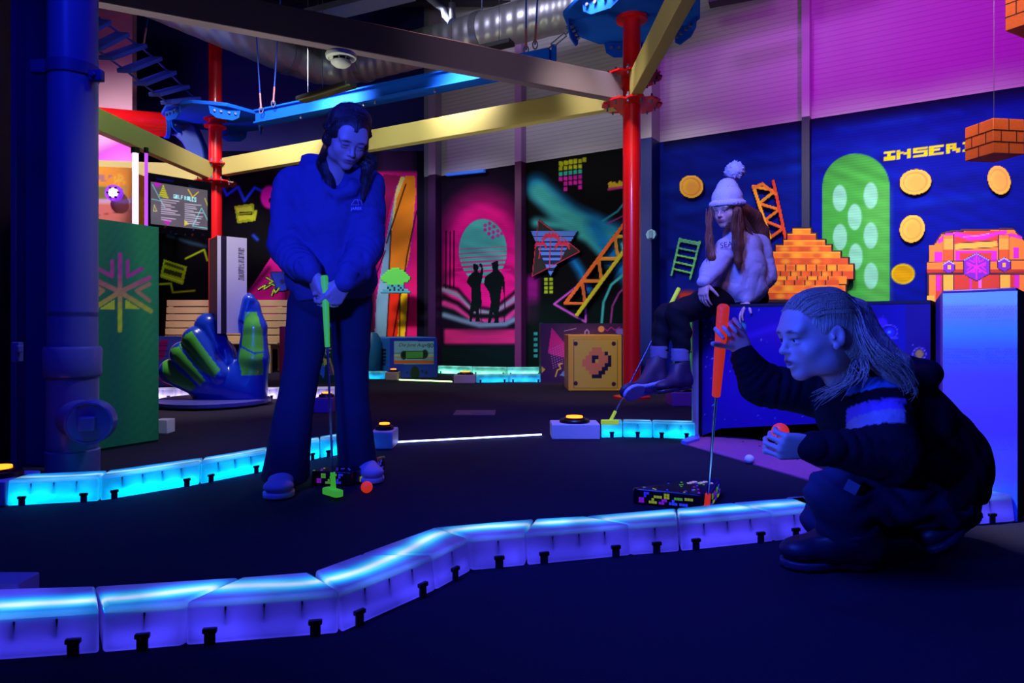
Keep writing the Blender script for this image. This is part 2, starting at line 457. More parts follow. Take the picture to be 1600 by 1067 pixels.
def gold(p, cx, cy, rx, ry): pass
def paint_right(X, Y, V):
    p = Paint(X, Y, (8, 6, 16)); r = np.random.default_rng(3)
    B = [(812, (12, 5, 20)), (1024, (8, 8, 15))]
    p.rect(1024, 0, 1262, 900, (4, 24, 140)); p.rect(1262, 0, 1800, 900, (4, 18, 150))
    Z = V[:, 2].reshape(X.shape)
    # --- sunset panel
    p.rect(680, 0, 818, 900, (22, 6, 34))
    p.ell(756, 400, 66, 92, (240, 18, 140), .32); p.ell(756, 405, 58, 82, (250, 22, 140), .12)
    p.rect(694, 514, 812, 538, (205, 40, 120), 1, 5)
    p.rect(680, 540, 815, 620, (4, 26, 28), 1, 10)
    p.ell(756, 466, 70, 48, (4, 20, 24), .25)
    p.ell(756, 452, 62, 38, (240, 20, 140), .12)
    for pts, c, wd in (([(694, 452), (718, 462), (742, 486), (770, 488), (800, 470), (814, 455)], (150, 150, 175), 8),
                       ([(694, 474), (712, 480), (742, 500), (790, 500), (814, 478)], (220, 60, 150), 9),
                       ([(694, 446), (715, 452), (738, 478), (770, 484), (800, 460), (814, 448)], (12, 8, 20), 4),
                       ([(694, 464), (716, 474), (740, 494), (775, 494), (812, 474)], (8, 10, 20), 6),
                       ([(694, 492), (720, 500), (750, 508), (790, 506), (814, 494)], (110, 140, 170), 8)):
        p.line(pts, wd, c, 2.5)
    p.ell(754.5, 392, 37.5, 50, (84, 202, 176), .02)
    pk = (250, 22, 140)
    for yy, h in ((388, 1.2), (395, 1.6), (402, 2.2), (409, 2.8), (416, 3.6), (424, 4.4), (433, 5)):
        p.line([(712, yy+2), (797, yy-3)], h*.8, pk, .5)
    p.rect(728, 434, 748, 446, pk); p.rect(757, 434, 797, 446, pk)
    for dx, dy in ((758, 352), (765, 349), (758, 359), (765, 357), (772, 354), (764, 365), (771, 363), (778, 361), (770, 371), (778, 368), (784, 365)):
        p.ell(dx, dy, 2.8, 3.0, (200, 60, 160), .15)
    for xx, y0 in ((697, 361), (703.5, 362), (709.5, 361)): p.line([(xx, y0), (xx-.5, 450)], 1.8, (14, 6, 20), .5)
    bk = (6, 22, 22)
    p.poly([(739, 413), (742, 412), (746, 413), (748, 418), (746, 424), (750, 426), (752, 419), (748, 413), (751, 411), (754, 414), (755, 424), (753, 438), (751, 446), (752, 462), (753, 475), (748, 484), (750, 501), (753, 503), (743, 503), (744, 488), (740, 486), (737, 503), (734, 502), (733, 490), (737, 470), (736, 450), (729, 441), (732, 432), (738, 426), (741, 424), (739, 419)], bk)
    p.line([(751, 478), (752, 502), (755, 503)], 1.2, bk, .4)
    p.poly([(768, 411), (774, 408), (778, 408), (779, 414), (778, 421), (783, 426), (788, 433), (789, 446), (789, 460), (786, 456), (785, 446), (783, 455), (781, 474), (779, 490), (779, 505), (772, 505), (773, 492), (770, 488), (767, 504), (762, 505), (764, 490), (767, 472), (764, 456), (756, 444), (758, 433), (765, 427), (770, 424), (769, 417)], bk)
    p.line([(788, 455), (789, 480), (788, 503)], 1.4, bk, .4)
    # --- swoosh panel
    p.rect(818, 0, 1024, 900, (6, 6, 10))
    p.rect(822, 430, 842, 505, (140, 20, 120), 1, 10); p.rect(820, 470, 1010, 580, (4, 24, 18), .8, 20)
    tq = (74, 196, 186); bl = (20, 128, 190)
    for pts, c, wd, so in (([(838, 290), (862, 312), (890, 335), (930, 352), (975, 372), (1010, 392)], bl, 34, 9),
                           ([(842, 300), (872, 330), (905, 350), (950, 372), (1000, 410)], tq, 30, 8),
                           ([(838, 348), (880, 352), (920, 372), (950, 402)], tq, 15, 6),
                           ([(930, 352), (945, 380), (962, 410), (990, 440)], bl, 26, 9),
                           ([(895, 405), (908, 425), (918, 452)], bl, 13, 6),
                           ([(942, 345), (965, 330), (985, 305), (1008, 262)], (60, 170, 190), 3, 1.2),
                           ([(950, 349), (972, 338), (1000, 305), (1010, 288)], (190, 60, 150), 2, 1),
                           ([(940, 505), (943, 472), (955, 445), (975, 428)], (70, 190, 175), 4, 1),
                           ([(954, 505), (957, 478), (967, 458), (980, 445)], (160, 60, 140), 3, 1)):
        p.line(pts, wd, c, so)
    p.rect(1002, 365, 1010, 460, (10, 110, 110), .8, 4)
    ye = (196, 208, 30); mg = (214, 40, 170); tl = (60, 190, 170)
    for j in range(6):
        for i in range(5):
            x0 = 873+i*7.6; y0 = 256+j*8.2-.12*i*7.6
            if j >= 3 and i == 0 and j > 3: continue
            if j == 5 and i in (2, 3): continue
            c = ye if j < 2 else (tl if j in (2, ) else mg)
            p.rect(x0, y0-4, x0+5.8, y0+2.4, c, 1, 1)
    for i, (xx, yt) in enumerate(((876, 253), (884, 251), (891, 249), (898, 248), (912, 246))): p.rect(xx-2, yt, xx+4, yt+7, ye, 1, 1)
    for i in range(2):
        for j in range(4): p.rect(850.5+i*7.8, 434+j*6.6, 856+i*7.8, 438.8+j*6.6, (170, 200, 40), 1, .8)
    p.poly([(950, 287), (954, 283), (957, 286), (960, 283), (966, 288), (967, 281), (972, 284), (976, 280), (1006, 279), (1006, 288), (952, 297)], (206, 180, 40)); p.line([(951, 296), (1006, 287)], 4, (206, 50, 140), 1)
    p.line([(866, 475), (915, 437), (915, 503)], 3.4, (212, 90, 200), 1, closed=True)
    for j in range(9):
        p.rect(1003, 471+j*7.2, 1009.5, 476+j*7.2, (160, 200, 40) if j < 7 else (140, 90, 60), .8, 1)
    for i, (xx, y0) in enumerate(((834, 519), (843, 505))):
        for j in range(6):
            yy = y0+j*(7 if i else 8.6)
            if yy < 560: p.rect(xx, yy, xx+6, yy+5, (54, 160, 160), .9, .8)
    # --- blue arcade panels
    for i in range(34):
        xx = r.uniform(1045, 1640); dv = .154*(xx+850); yy = HZ-dv*r.uniform(.5, .97); c = [(6, 60, 220), (2, 6, 70), (10, 90, 230)][i % 3]
        p.line([(xx-60, yy+8), (xx+60, yy-8)], r.uniform(4, 14), c, 9, r.uniform(.12, .4))
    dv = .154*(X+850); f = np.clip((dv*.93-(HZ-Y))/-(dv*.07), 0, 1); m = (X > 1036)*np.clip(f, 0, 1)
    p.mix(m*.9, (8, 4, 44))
    p.rect(1060, 455, 1085, 476, (220, 60, 30), .9, 9); p.rect(1078, 470, 1092, 500, (240, 190, 110), .8, 8)
    p.rect(1052, 500, 1092, 585, (60, 170, 96), 1, 3)
    for yy in (501, 549): p.rect(1052, yy, 1092, yy+2, (8, 20, 20))
    g = (70, 176, 66)
    p.ell(1337.5, 292, 52.5, 52, g, .012); p.rect(1285, 292, 1390, 482, g); p.rect(1350, 292, 1390, 482, (96, 190, 84), .5, 16)
    for cx, cy in ((1312, 309.5), (1360.5, 305.5), (1335.5, 339), (1312.5, 370.5), (1360.5, 368), (1337, 401), (1361, 431), (1316, 434)):
        p.ell(cx, cy, 11, 20.5, (138, 222, 178), .06)
    p.ell(1411, 428, 18.5, 16, (224, 196, 10), .05); p.ell(1411, 428, 15.5, 13, (214, 160, 10), .05)
    # INSERT
    rows = ['XXX X..X XXXX XXXX XXX. XXX.', '.X. XX.X X... X... X.X. .X..', '.X. X.XX XXXX XXX. XXX. .X..', 'XXX X..X ...X X... X.XX .X..', 'XXX X..X XXXX XXXX X..X XXX.']
    yw = (228, 224, 24)
    for j, row in enumerate(rows):
        gl = row.split(' '); xx = 1381
        for gch in gl:
            for ch in gch:
                if ch == 'X':
                    ya = 237+j*2.9-.125*(xx-1381); p.poly([(xx, ya), (xx+6.0, ya-.7), (xx+6.0, ya+2.7), (xx, ya+3.3)], yw)
                xx += 5.6
            xx += 3.2
    p.poly([(1592, 200), (1602, 196), (1602, 209), (1592, 209)], (226, 110, 40)); p.line([(1587, 242), (1602, 238)], 3, (180, 30, 110), .8)
    p.rect(1588, 470, 1800, 700, (150, 30, 30)); 
    for i in range(14): p.rect(1588, 500+i*14, 1800, 502+i*14, (200, 130, 40), .7, .8)
    p.noise(.05, 9, 4, 1)
    # bare panel above the paint
    top = Z > WALLTOP
    p.C[top] = (196, 190, 200)
    # dark band along the lower edge of the bare panel
    return p
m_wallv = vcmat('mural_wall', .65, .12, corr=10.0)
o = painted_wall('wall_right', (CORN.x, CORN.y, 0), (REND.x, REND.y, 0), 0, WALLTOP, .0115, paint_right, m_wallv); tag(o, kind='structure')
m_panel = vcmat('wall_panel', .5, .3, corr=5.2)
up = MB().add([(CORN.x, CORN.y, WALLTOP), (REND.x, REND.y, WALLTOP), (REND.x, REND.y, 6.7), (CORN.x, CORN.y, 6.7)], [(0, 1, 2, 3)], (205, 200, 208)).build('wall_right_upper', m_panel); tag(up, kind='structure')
up.location = (0, 0, 0)

def paint_left(X, Y, V):
    p = Paint(X, Y, (4, 6, 34)); Z = V[:, 2].reshape(X.shape)
    p.rect(-2000, 262, 652, 900, (4, 4, 9), 1, 8)
    p.rect(590, 215, 652, 900, (52, 24, 74), 1, 20)
    # surfboards
    p.rect(588, 268, 655, 900, (214, 22, 134), 1, 5)
    p.poly([(583, 540), (592, 400), (612, 315), (628, 275), (600, 272), (583, 300)], (150, 20, 90))
    p.poly([(585, 530), (588, 470), (603, 375), (620, 290), (634, 275), (628, 320), (610, 400), (606, 530)], (120, 170, 190))
    p.poly([(612, 350), (618, 300), (626, 276), (634, 277), (630, 300), (618, 345), (611, 365)], (230, 214, 120))
    p.poly([(608, 460), (608, 390), (620, 310), (634, 275), (648, 275), (650, 300), (640, 400), (632, 430), (612, 460)], (240, 140, 30))
    p.poly([(604, 530), (607, 455), (640, 455), (640, 530)], (226, 44, 20))
    p.poly([(621, 530), (625, 460), (636, 455), (636, 530)], (240, 196, 20))
    p.poly([(632, 530), (642, 400), (653, 330), (653, 530)], (226, 24, 110))
    for a in ([(634, 288), (610, 360), (604, 380)], [(611, 360), (608, 420), (606, 440)], [(651, 330), (636, 400), (632, 430)], [(604, 530), (608, 460)], [(614, 528), (626, 458)], [(634, 528), (639, 460)], [(625, 460), (624, 528)], [(583, 520), (584, 440), (602, 392)]):
        p.line(a, 1.8, (26, 6, 14), .7)
    p.rect(652, 0, 690, 900, (5, 6, 30)); p.rect(575, 527, 700, 700, (10, 6, 14), 1, 4)
    # neon doodles
    p.line([(348, 292), (354, 305), (372, 292), (382, 314), (398, 293), (412, 300)], 4.5, (30, 70, 220), 1.4)
    p.poly([(366, 322), (396, 318), (400, 345), (371, 349)], (150, 180, 20)); p.poly([(369, 325), (393, 322), (395, 329), (370, 332)], (190, 214, 50)); p.poly([(371, 338), (397, 334), (397, 341), (373, 345)], (200, 220, 50))
    p.rect(374, 331, 394, 336, (30, 36, 10)); p.line([(375, 334), (392, 333)], 1.6, (180, 200, 40), .5)
    p.poly([(256, 405), (292, 417), (286, 445), (250, 433)], (150, 186, 20)); p.poly([(258, 409), (288, 419), (287, 423), (257, 413)], (60, 80, 10)); p.poly([(257, 419), (285, 427), (283, 434), (255, 426)], (46, 60, 14)); p.line([(253, 430), (284, 440)], 2, (200, 226, 60), .6)
    p.line([(290, 404), (319, 390), (324, 407)], 3, (170, 205, 20), 1.0)
    p.line([(249, 444), (267, 443), (270, 457), (304, 454)], 3, (170, 205, 20), 1.2)
    p.line([(393, 343), (398, 340), (400, 330)], 4, (190, 210, 30), 1)
    p.line([(262, 368), (300, 380), (322, 385)], 5, (40, 70, 90), 2.5)
    p.line([(396, 368), (402, 374)], 5, (30, 70, 200), 2)
    p.ell(421, 308, 14, 18, (226, 24, 170), .12)
    p.ell(423, 313, 3, 4, (20, 6, 20), .2)
    p.poly([(380, 478), (384, 462), (430, 392), (445, 385), (445, 440), (405, 474)], (232, 26, 150)); p.poly([(378, 500), (384, 462), (445, 445), (445, 500)], (220, 24, 140))
    p.line([(380, 466), (420, 420)], 6, (90, 10, 60), 4)
    p.rect(445, 250, 583, 560, (10, 4, 18), .9, 12); p.rect(440, 440, 583, 560, (160, 16, 90), .6, 16)
    p.ell(300, 560, 60, 60, (200, 20, 100), .3, .6)
    p.noise(.05, 11, 7, 2)
    p.C[Z > 4.2] = (4, 6, 34)
    return p
o = painted_wall('wall_left', (-7.2, 11.32, 0), (CORN.x, CORN.y, 0), 0, 3.6, .0135, paint_left, vcmat('flat_mural', .75, .08)); tag(o, kind='structure')
m_navy = mat('navy_wall', (12, 24, 110), .7, bump=.1)
tag(MB().box((-4.24, 11.37, 5.15), (5.93, .1, 3.1)).build('wall_left_upper', m_navy), kind='structure')
m_pinkw = mat('pale_pink_wall', (214, 170, 168), .8)
pw = MB().box((-7.3, 9.95, 3.35), (3.6, .12, 6.7)); o = pw.build('wall_far_left', m_pinkw); tag(o, kind='structure')

# steel columns standing proud of the mural wall
wd = Vector((.8397, -.5430, 0)); wn = Vector((-.5430, -.8397, 0))
def column(px0, px1, depth, lowc, upc, name, ztop=6.6):
    a = WR.hit(px0, 400, 0); b = WR.hit(px1, 400, 0); a.z = b.z = 0
    R = Matrix((wd, wn, Vector((0, 0, 1)))).transposed(); Lw = (b-a).length; c = (a+b)/2+wn*depth/2
    q = MB().box(c+Vector((0, 0, WALLTOP/2)), (Lw, depth, WALLTOP), R, lowc).box(c+Vector((0, 0, (WALLTOP+ztop)/2)), (Lw, depth, ztop-WALLTOP), R, upc)
    tag(q.build(name, vcmat('painted_steel', .5, .4)), kind='structure')
column(668, 679, .10, (6, 6, 26), (130, 150, 150), 'trim_1'); column(679, 690, .16, (44, 10, 60), (176, 160, 186), 'trim_2')
column(812, 822, .14, (90, 24, 80), (200, 150, 215), 'trim_3'); column(1008, 1016, .1, (6, 20, 30), (150, 160, 150), 'trim_4')
column(1014, 1031, .3, (4, 30, 120), (190, 180, 190), 'trim_5'); column(1256, 1268, .14, (5, 8, 60), (200, 190, 205), 'trim_6')

# ================================================================== left foreground: column, drain pipe
m_bsteel = mat('blue_painted_steel', (44, 48, 120), .45, bump=.05)
m_dark = mat('dark_rust_cladding', (80, 44, 34), .7, bump=.15, bscale=30)
st = MB().box((-3.10, 3.20, 3.3), (1.15, .5, 6.6)).build('wall_nearest_column', m_dark); tag(st, kind='structure')
ib = MB()
x0, x1 = P(33, 0, 3.35).x, P(84, 0, 3.35).x
ib.box(((x0+x1)/2+.02, 3.36, 3.3), (x1-x0+.1, .02, 6.6)); ib.box((x0+.012, 3.36, 3.3), (.024, .16, 6.6)); ib.box((x1+.08, 3.36, 3.3), (.02, .16, 6.6))
tag(ib.build('trim_steel_column', m_bsteel), kind='structure')
m_pvc = mat('blue_lit_pvc', (84, 84, 150), .33, spec=.5)
c = P(114, 0, 3.1); c.z = 0; rp = .1
dp = thing('drain_pipe', 'tall grey vertical drain pipe lit blue beside the left column', 'pipe', c)
MB().cyl(c+Vector((0, 0, .72)), c+Vector((0, 0, 6.6)), rp, n=40).build('pipe', m_pvc, dp, smooth=True)
MB().lathe(c, [(.0, .0), (.108, 0), (.108, .115), (.1, .12), (.1, .13), (.103, .13), (.103, .45), (.11, .45), (.115, .46), (.115, .5), (.117, .57), (.11, .585), (.1, .585), (.1, .74)], 40).build('tee_fitting', m_pvc, dp, smooth=True)
cc = P(140, 660, 2.92); ax = Vector((.32, -1, 0)).normalized()
cap = MB().cyl(c+Vector((0, 0, cc.z)), cc, .085, n=36).lathe(cc-ax*.03, [(.086, -.03), (.094, -.03), (.094, .05), (.088, .056), (.082, .056), (.08, .05), (0, .05)], 40, ax).build('cleanout_cap', m_pvc, dp, smooth=True)
R = Matrix((ax.cross(Vector((0, 0, 1))), ax, Vector((0, 0, 1)))).transposed()
MB().box(cc+ax*.035, (.058, .05, .058), R).build('square_plug', m_pvc, cap, bevel=.006)
zc = P(0, 112, 3.1).z
cl = MB().lathe(c+Vector((0, 0, zc)), [(.1, -.03), (.106, -.03), (.106, .03), (.1, .03)], 40)
cl.box(c+Vector((-.13, -.03, zc+.01)), (.07, .03, .06)).box(c+Vector((.125, -.03, zc-.03)), (.06, .03, .05)).cyl(c+Vector((.12, -.06, zc-.03)), c+Vector((.12, 0, zc-.03)), .012)
cl.build('pipe_clamp', m_bsteel, dp, bevel=.004)
tag(MB().box(P(27, 550, 2.93), (.035, .03, .085)).box(P(30, 545, 2.91), (.02, .03, .03)).build('cable_clip', m_pvc, bevel=.004), 'small pale cable clip on the dark column beside the pipe', 'clip')

# ================================================================== high ropes course
m_red = mat('red_powder_coat', (214, 14, 22), .3, spec=.5, coat=.3)
m_wood = mat('pale_timber', (184, 168, 96), .55, bump=.08, bscale=12)
m_wooda = mat('grey_timber', (122, 104, 122), .55, bump=.08, bscale=12)
m_blue = mat('blue_painted_steel_deck', (10, 80, 200), .75, spec=.08)
m_steel = mat('zinc_bolt', (90, 96, 130), .5, metal=.5)
m_black = mat('black_rubber', (10, 10, 12), .6)
P1 = Vector((1.14, 6.5, 0)); P2 = Vector((-4.14, 9.53, 0))
ZB = 2.80; BH = .235
def ring_plate(c, r, z, th, n=8, notch=True, rot=0):
    pts = []
    for i in range(n):
        a = 2*PI*i/n+rot
        for da, rr in ((-.22, r), (-.12, r*.98), (0, r*1.0), (.12, r*.98), (.22, r), (.36, r*.82)) if notch else ((0, r),):
            pts.append(Vector((c.x+rr*math.cos(a+da), c.y+rr*math.sin(a+da), z)))
    return pts
def pole(c, r, plate_r, ztop, label, lo, hi):
    t = thing('red_pole', label, 'pole', c)
    MB().cyl(c, c+Vector((0, 0, ztop)), r, n=40).build('pole_shaft', m_red, t, smooth=True)
    for k, z in enumerate((lo, hi)):
        f = MB().prism(ring_plate(c, plate_r, z, .016), (0, 0, .018)).build('flange_plate', m_red, t)
        b = MB()
        for i in range(12):
            a = 2*PI*i/12+.2; q = c+Vector((math.cos(a)*plate_r*.82, math.sin(a)*plate_r*.82, z))
            b.split(); b.cyl(q-Vector((0, 0, .03)), q+Vector((0, 0, .06)), .009, n=8).cyl(q+Vector((0, 0, .018)), q+Vector((0, 0, .034)), .02, n=6)
        b.build_each('bolt', m_steel, f)
    MB().cyl(c+Vector((0, 0, hi+.55)), c+Vector((0, 0, hi+.57)), r*1.7, n=24).build('collar_plate', m_red, t)
    MB().cyl(c, c+Vector((0, 0, .02)), r*2.1, n=24).build('base_plate', m_red, t)
    return t
pole(P1, .084, .285, 6.6, 'red steel pole right of centre, nearer of the two poles', ZB-.02, ZB+BH)
pole(P2, .088, .285, 6.6, 'red steel pole behind the tall card, farther of the two poles', ZB-.12, ZB+BH-.12)
def beam(a, b, z, h, w_, label, m, g=0.16):
    a, b = Vector(a), Vector(b); a.z = b.z = 0; d = (b-a).normalized(); a = a+d*g
    o = MB().bar(a+Vector((0, 0, z+h/2)), b+Vector((0, 0, z+h/2)), w_, h).build('timber_beam', m, bevel=.006); tag(o, label, 'beam', 'beams of the climbing course'); return o
A2 = P1+Vector((-3.0, -1.54, 0))*1.9
beam(P1, A2, ZB, BH, .10, 'long grey timber beam crossing the top of the picture', m_wooda)
beam(P1, (1.16, 2.2, 0), ZB, BH, .10, 'short pale timber beam rising right from the red pole', m_wood)
beam(P1, P2+(P1-P2).normalized()*.2, ZB-.03, BH, .10, 'yellowish timber beam behind the standing person joining both red poles', m_wood)
beam(P2, (-4.42, 5.2, 0), ZB-.1, BH, .10, 'green lit timber beam running left and nearer from the far red pole', m_wood)
beam(P2, (-7.2, 9.0, 0), ZB-.1, BH, .10, 'timber beam left of the far red pole above the wall screen', m_wood)
def eye_bolt(px, py, d, label):
    c = P(px, py, d); t = MB()
    t.tube([c+Vector((math.cos(a)*.03, 0, math.sin(a)*.03)) for a in [i*PI/8 for i in range(17)]], .01, 8).cyl(c-Vector((0, 0, .07)), c-Vector((0, 0, .03)), .012)
    tag(t.build('eye_bolt', m_steel, smooth=True), label, 'eye bolt')
eye_bolt(467, 12, 5.1, 'steel eye bolt standing on the long grey beam'); eye_bolt(597, 207, 8.0, 'steel eye bolt standing on the yellowish beam right of the head')

def platform(c, r, z, label, rot=.2):
    t = thing('climbing_platform', label, 'platform', (c.x, c.y, z))
    pts = [Vector((c.x+r*math.cos(2*PI*i/10+rot), c.y+r*math.sin(2*PI*i/10+rot), z)) for i in range(10)]
    MB().prism(pts, (0, 0, .05)).build('deck_plate', m_blue, t, bevel=.008)
    for i in range(5):
        a = 2*PI*i/5-PI/2+.6; u = Vector((math.cos(a), math.sin(a), 0)); v = Vector((-u.y, u.x, 0)); q = c+u*r*.86+Vector((0, 0, z))
        arcp = [q+v*(-.2)+Vector((0, 0, 0)), q+v*(-.18)+Vector((0, 0, -.10)), q+v*(-.1)+Vector((0, 0, -.15)), q+v*.1+Vector((0, 0, -.15)), q+v*.18+Vector((0, 0, -.10)), q+v*.2]
        br = MB().prism(arcp, u*.014).build('edge_bracket', m_blue, t)
        bb = MB()
        for s in (-.13, -.05, .05, .13): bb.split().cyl(q+v*s+Vector((0, 0, -.06))-u*.03, q+v*s+Vector((0, 0, -.06))+u*.04, .016, n=8)
        bb.build_each('bracket_bolt', m_steel, br)
    f = MB().cyl(c+Vector((0, 0, z-.02)), c+Vector((0, 0, z)), .15, n=24).build('mounting_flange', m_red, t)
platform(P1, .66, 3.62, 'blue octagonal platform under the ceiling on the nearer red pole', .05)
platform(P2, .68, 3.58, 'blue octagonal platform on the farther red pole at the end of rope ladder', .3)
# blue girder between the platforms
a, b = P(405, 180, 9.3), P(862, 76, 7.25); a.z = 3.52; b.z = 3.52
gd = thing('blue_girder', 'long blue steel girder hanging between the two platforms', 'girder', a)
MB().bar(a, b, .13, .15).bar(a+Vector((0, 0, -.08)), b+Vector((0, 0, -.08)), .2, .02).bar(a+Vector((0, 0, .08)), b+Vector((0, 0, .08)), .2, .02).build('girder_profile', m_blue, gd)
bb = MB()
for t in (.18, .42, .46, .66, .93, .96): q = a.lerp(b, t); bb.split().cyl(q+Vector((0, -.05, -.13)), q+Vector((0, -.05, -.05)), .014, n=8)
bb.build_each('girder_bolt', m_steel, gd)
MB().box(b+Vector((.02, 0, 0)), (.05, .24, .22)).build('end_plate', m_blue, gd)
# ropes with turnbuckles
m_rope = mat('blue_rope', (20, 60, 170), .7); m_shackle = mat('shackle_steel', (190, 120, 130), .35, metal=.6)
def rope(px0, py0, d0, px1, py1, d1, label, r=.009, buckle=True):
    a, b = P(px0, py0, d0), P(px1, py1, d1); t = thing('suspension_rope', label, 'rope', b, 'suspension ropes of the climbing course')
    MB().cyl(a, b, r, n=8).build('rope', m_rope, t, smooth=True)
    if buckle:
        u = (a-b).normalized(); MB().cyl(b+u*.02, b+u*.22, r*1.4, n=8).build('crimp_sleeve', m_shackle, t)
        s_ = MB(); s_.tube([b+Vector((math.cos(k)*.025, 0, math.sin(k)*.045)) for k in [i*PI/6 for i in range(13)]], .007, 6); s_.build('shackle', m_steel, t)
rope(393, -60, 8.9, 408, 172, 9.1, 'blue rope at left end of blue girder, the left one of the pair')
rope(442, -60, 8.9, 427, 162, 9.0, 'blue rope at left end of blue girder, the right one of the pair')
rope(822, -60, 7.2, 822, 78, 7.3, 'blue rope at right end of the blue girder, left one of the pair')
rope(843, -60, 7.2, 836, 70, 7.25, 'blue rope at right end of the blue girder, right one of the pair')
rope(240, -30, 8.4, 224, 72, 8.6, 'blue rope hanging down to the middle of the rope ladder')
tb = thing('turnbuckle', 'open steel turnbuckle linking girder end to near platform', 'turnbuckle', P(870, 65, 7.1))
a, b = P(858, 75, 7.2), P(888, 50, 6.9); q1, q2 = a.lerp(b, .15), a.lerp(b, .85)
MB().tube([q1, q1+Vector((-.012, 0, .016)), q2+Vector((-.012, 0, .016)), q2, q2+Vector((.012, 0, -.016)), q1+Vector((.012, 0, -.016)), q1], .007, 8).build('turnbuckle_frame', m_steel, tb)
MB().split().cyl(a, q1, .008, n=8).split().cyl(q2, b, .008, n=8).build_each('threaded_rod', m_steel, tb)
# rope ladder bridge: treads hung between two ropes
m_tread = mat('blue_ladder_tread', (50, 84, 214), .6)
ld = thing('rope_ladder', 'blue rope ladder bridge with flat treads climbing to upper left', 'rope ladder', P(320, 163, 9.0))
near = [(128, 52, 7.3), (148, 75, 7.5), (168, 90, 7.7), (196, 110, 7.95), (222, 130, 8.25), (244, 147, 8.5), (262, 160, 8.75), (280, 166, 8.95)]
far = [(140, 12, 7.9), (161, 34, 8.1), (190, 54, 8.3), (218, 72, 8.55), (242, 92, 8.8), (265, 114, 9.0), (286, 136, 9.2), (304, 154, 9.4), (319, 165, 9.5)]
MB().tube([P(*q) for q in near], .012, 6).build('side_rope', m_rope, ld); MB().tube([P(*q) for q in far], .012, 6).build('side_rope', m_rope, ld)
for i in range(7):
    a, b = P(*near[i]), P(*far[i+1] if i < 8 else far[-1]); u = (b-a)
    a2, b2 = a-u*.05, b+u*.05
    MB().bar(a2, b2, .16, .05).build('tread', m_tread, ld, bevel=.01)
# red tunnel tube and blue slide flank
rt = thing('red_tunnel', 'red horizontal crawl tunnel left of the far platform', 'tunnel', P(200, 193, 9.6))
a, b = P(256, 195, 9.7), P(60, 180, 8.8)
MB().lathe(a, [(.14, 0), (.165, 0), (.165, (b-a).length), (.14, (b-a).length)], 28, (b-a)).build('tunnel_tube', m_red, rt, smooth=True)
MB().lathe(a-(b-a).normalized()*.05, [(.14, 0), (.185, 0), (.185, .05), (.14, .05)], 28, (b-a)).build('tunnel_collar', m_blue, rt)
sp = []
outer = [(257, 164), (258, 206), (267, 207), (283, 221), (292, 237), (297, 248), (320, 250), (316, 226), (304, 198), (291, 183), (300, 166)]
bs = MB().prism([P(x, y, 9.72) for x, y in outer], (0, .2, 0)).build('slide_flank', mat('slide_blue', (8, 60, 160), .6), bevel=.02); tag(bs, 'curved blue slide flank hanging under the far platform', 'slide')

# ================================================================== ceiling services
def ductmat():
    m = mat('galvanised_duct', (176, 176, 182), .42, metal=.8); nt = m.node_tree
    tc = nt.nodes.new('ShaderNodeTexCoord'); w_ = nt.nodes.new('ShaderNodeTexWave'); w_.inputs['Scale'].default_value = 2.2; w_.bands_direction = 'X'; w_.inputs['Distortion'].default_value = .6
    bp = nt.nodes.new('ShaderNodeBump'); bp.inputs['Strength'].default_value = .35; bp.inputs['Distance'].default_value = .03
    nt.links.new(tc.outputs['Object'], w_.inputs['Vector']); nt.links.new(w_.outputs['Fac'], bp.inputs['Height']); nt.links.new(bp.outputs['Normal'], nt.nodes['Principled BSDF'].inputs['Normal'])
    return m
m_duct = ductmat()
zc = 4.6; cen = [Vector((-5.9, 5.3, zc)), Vector((-4.37, 7.9, zc)), Vector((-3.25, 9.85, zc)), Vector((-2.95, 10.25, zc)), Vector((-2.6, 10.35, zc)), Vector((-2.2, 10.15, zc)), Vector((0, 8.85, zc)), Vector((3.2, 6.95, zc))]
dt = thing('air_duct', 'silver spiral air duct bending below the ceiling', 'duct', (-2.6, 10.3, zc))
pts = []; 
for i in range(len(cen)-1):
    n = max(1, int((cen[i+1]-cen[i]).length/.12))
    pts += [cen[i].lerp(cen[i+1], k/n) for k in range(n)]
rs = [.25+(.006 if i % 2 else 0) for i in range(len(pts))]
MB().tube(pts, rs, 28).build('duct_tube', m_duct, dt, smooth=True)
for q, dq in ((Vector((-3.25, 9.85, zc)), Vector((1, 1.7, 0))), (Vector((-2.2, 10.15, zc)), Vector((1, -.6, 0))), (Vector((-.4, 9.09, zc)), Vector((1, -.6, 0)))):
    dq.normalize(); MB().lathe(q-dq*.05, [(.26, 0), (.272, 0), (.272, .1), (.26, .1)], 28, dq).build('duct_clamp', mat('clamp_band', (150, 150, 160), .3, metal=.8), dt, smooth=True)
for q in (Vector((-2.9, 10.2, zc)), Vector((-.4, 9.09, zc)), Vector((.9, 8.3, zc))): MB().cyl(q, q+Vector((0, 0, 2.1)), .008, n=6).build('hanger_wire', m_steel, dt)
m_grey = mat('grey_pipe', (90, 96, 120), .4)
t2 = MB().tube([P(655, -30, 7), P(665, -8, 7), P(684, 8, 7), P(693, 14, 7), P(695, 24, 7), P(702, 33, 7), P(707, 30, 7), P(706, 5, 7)], .035, 12).build('sprinkler_pipe', m_grey, smooth=True); tag(t2, 'short grey curved pipe hanging from the dark ceiling', 'pipe')
t3 = MB().bar(P(470, 30, 9), P(640, -12, 8.4), .3, .08).build('cable_tray', m_grey); tag(t3, 'dim cable tray high under the ceiling above long beam', 'cable tray')
fx = thing('strip_light_fixture', 'switched off black strip light hanging above the blue girder', 'light fixture', P(510, 140, 7.6))
a, b = P(470, 156, 8.2), P(549, 132, 7.6)
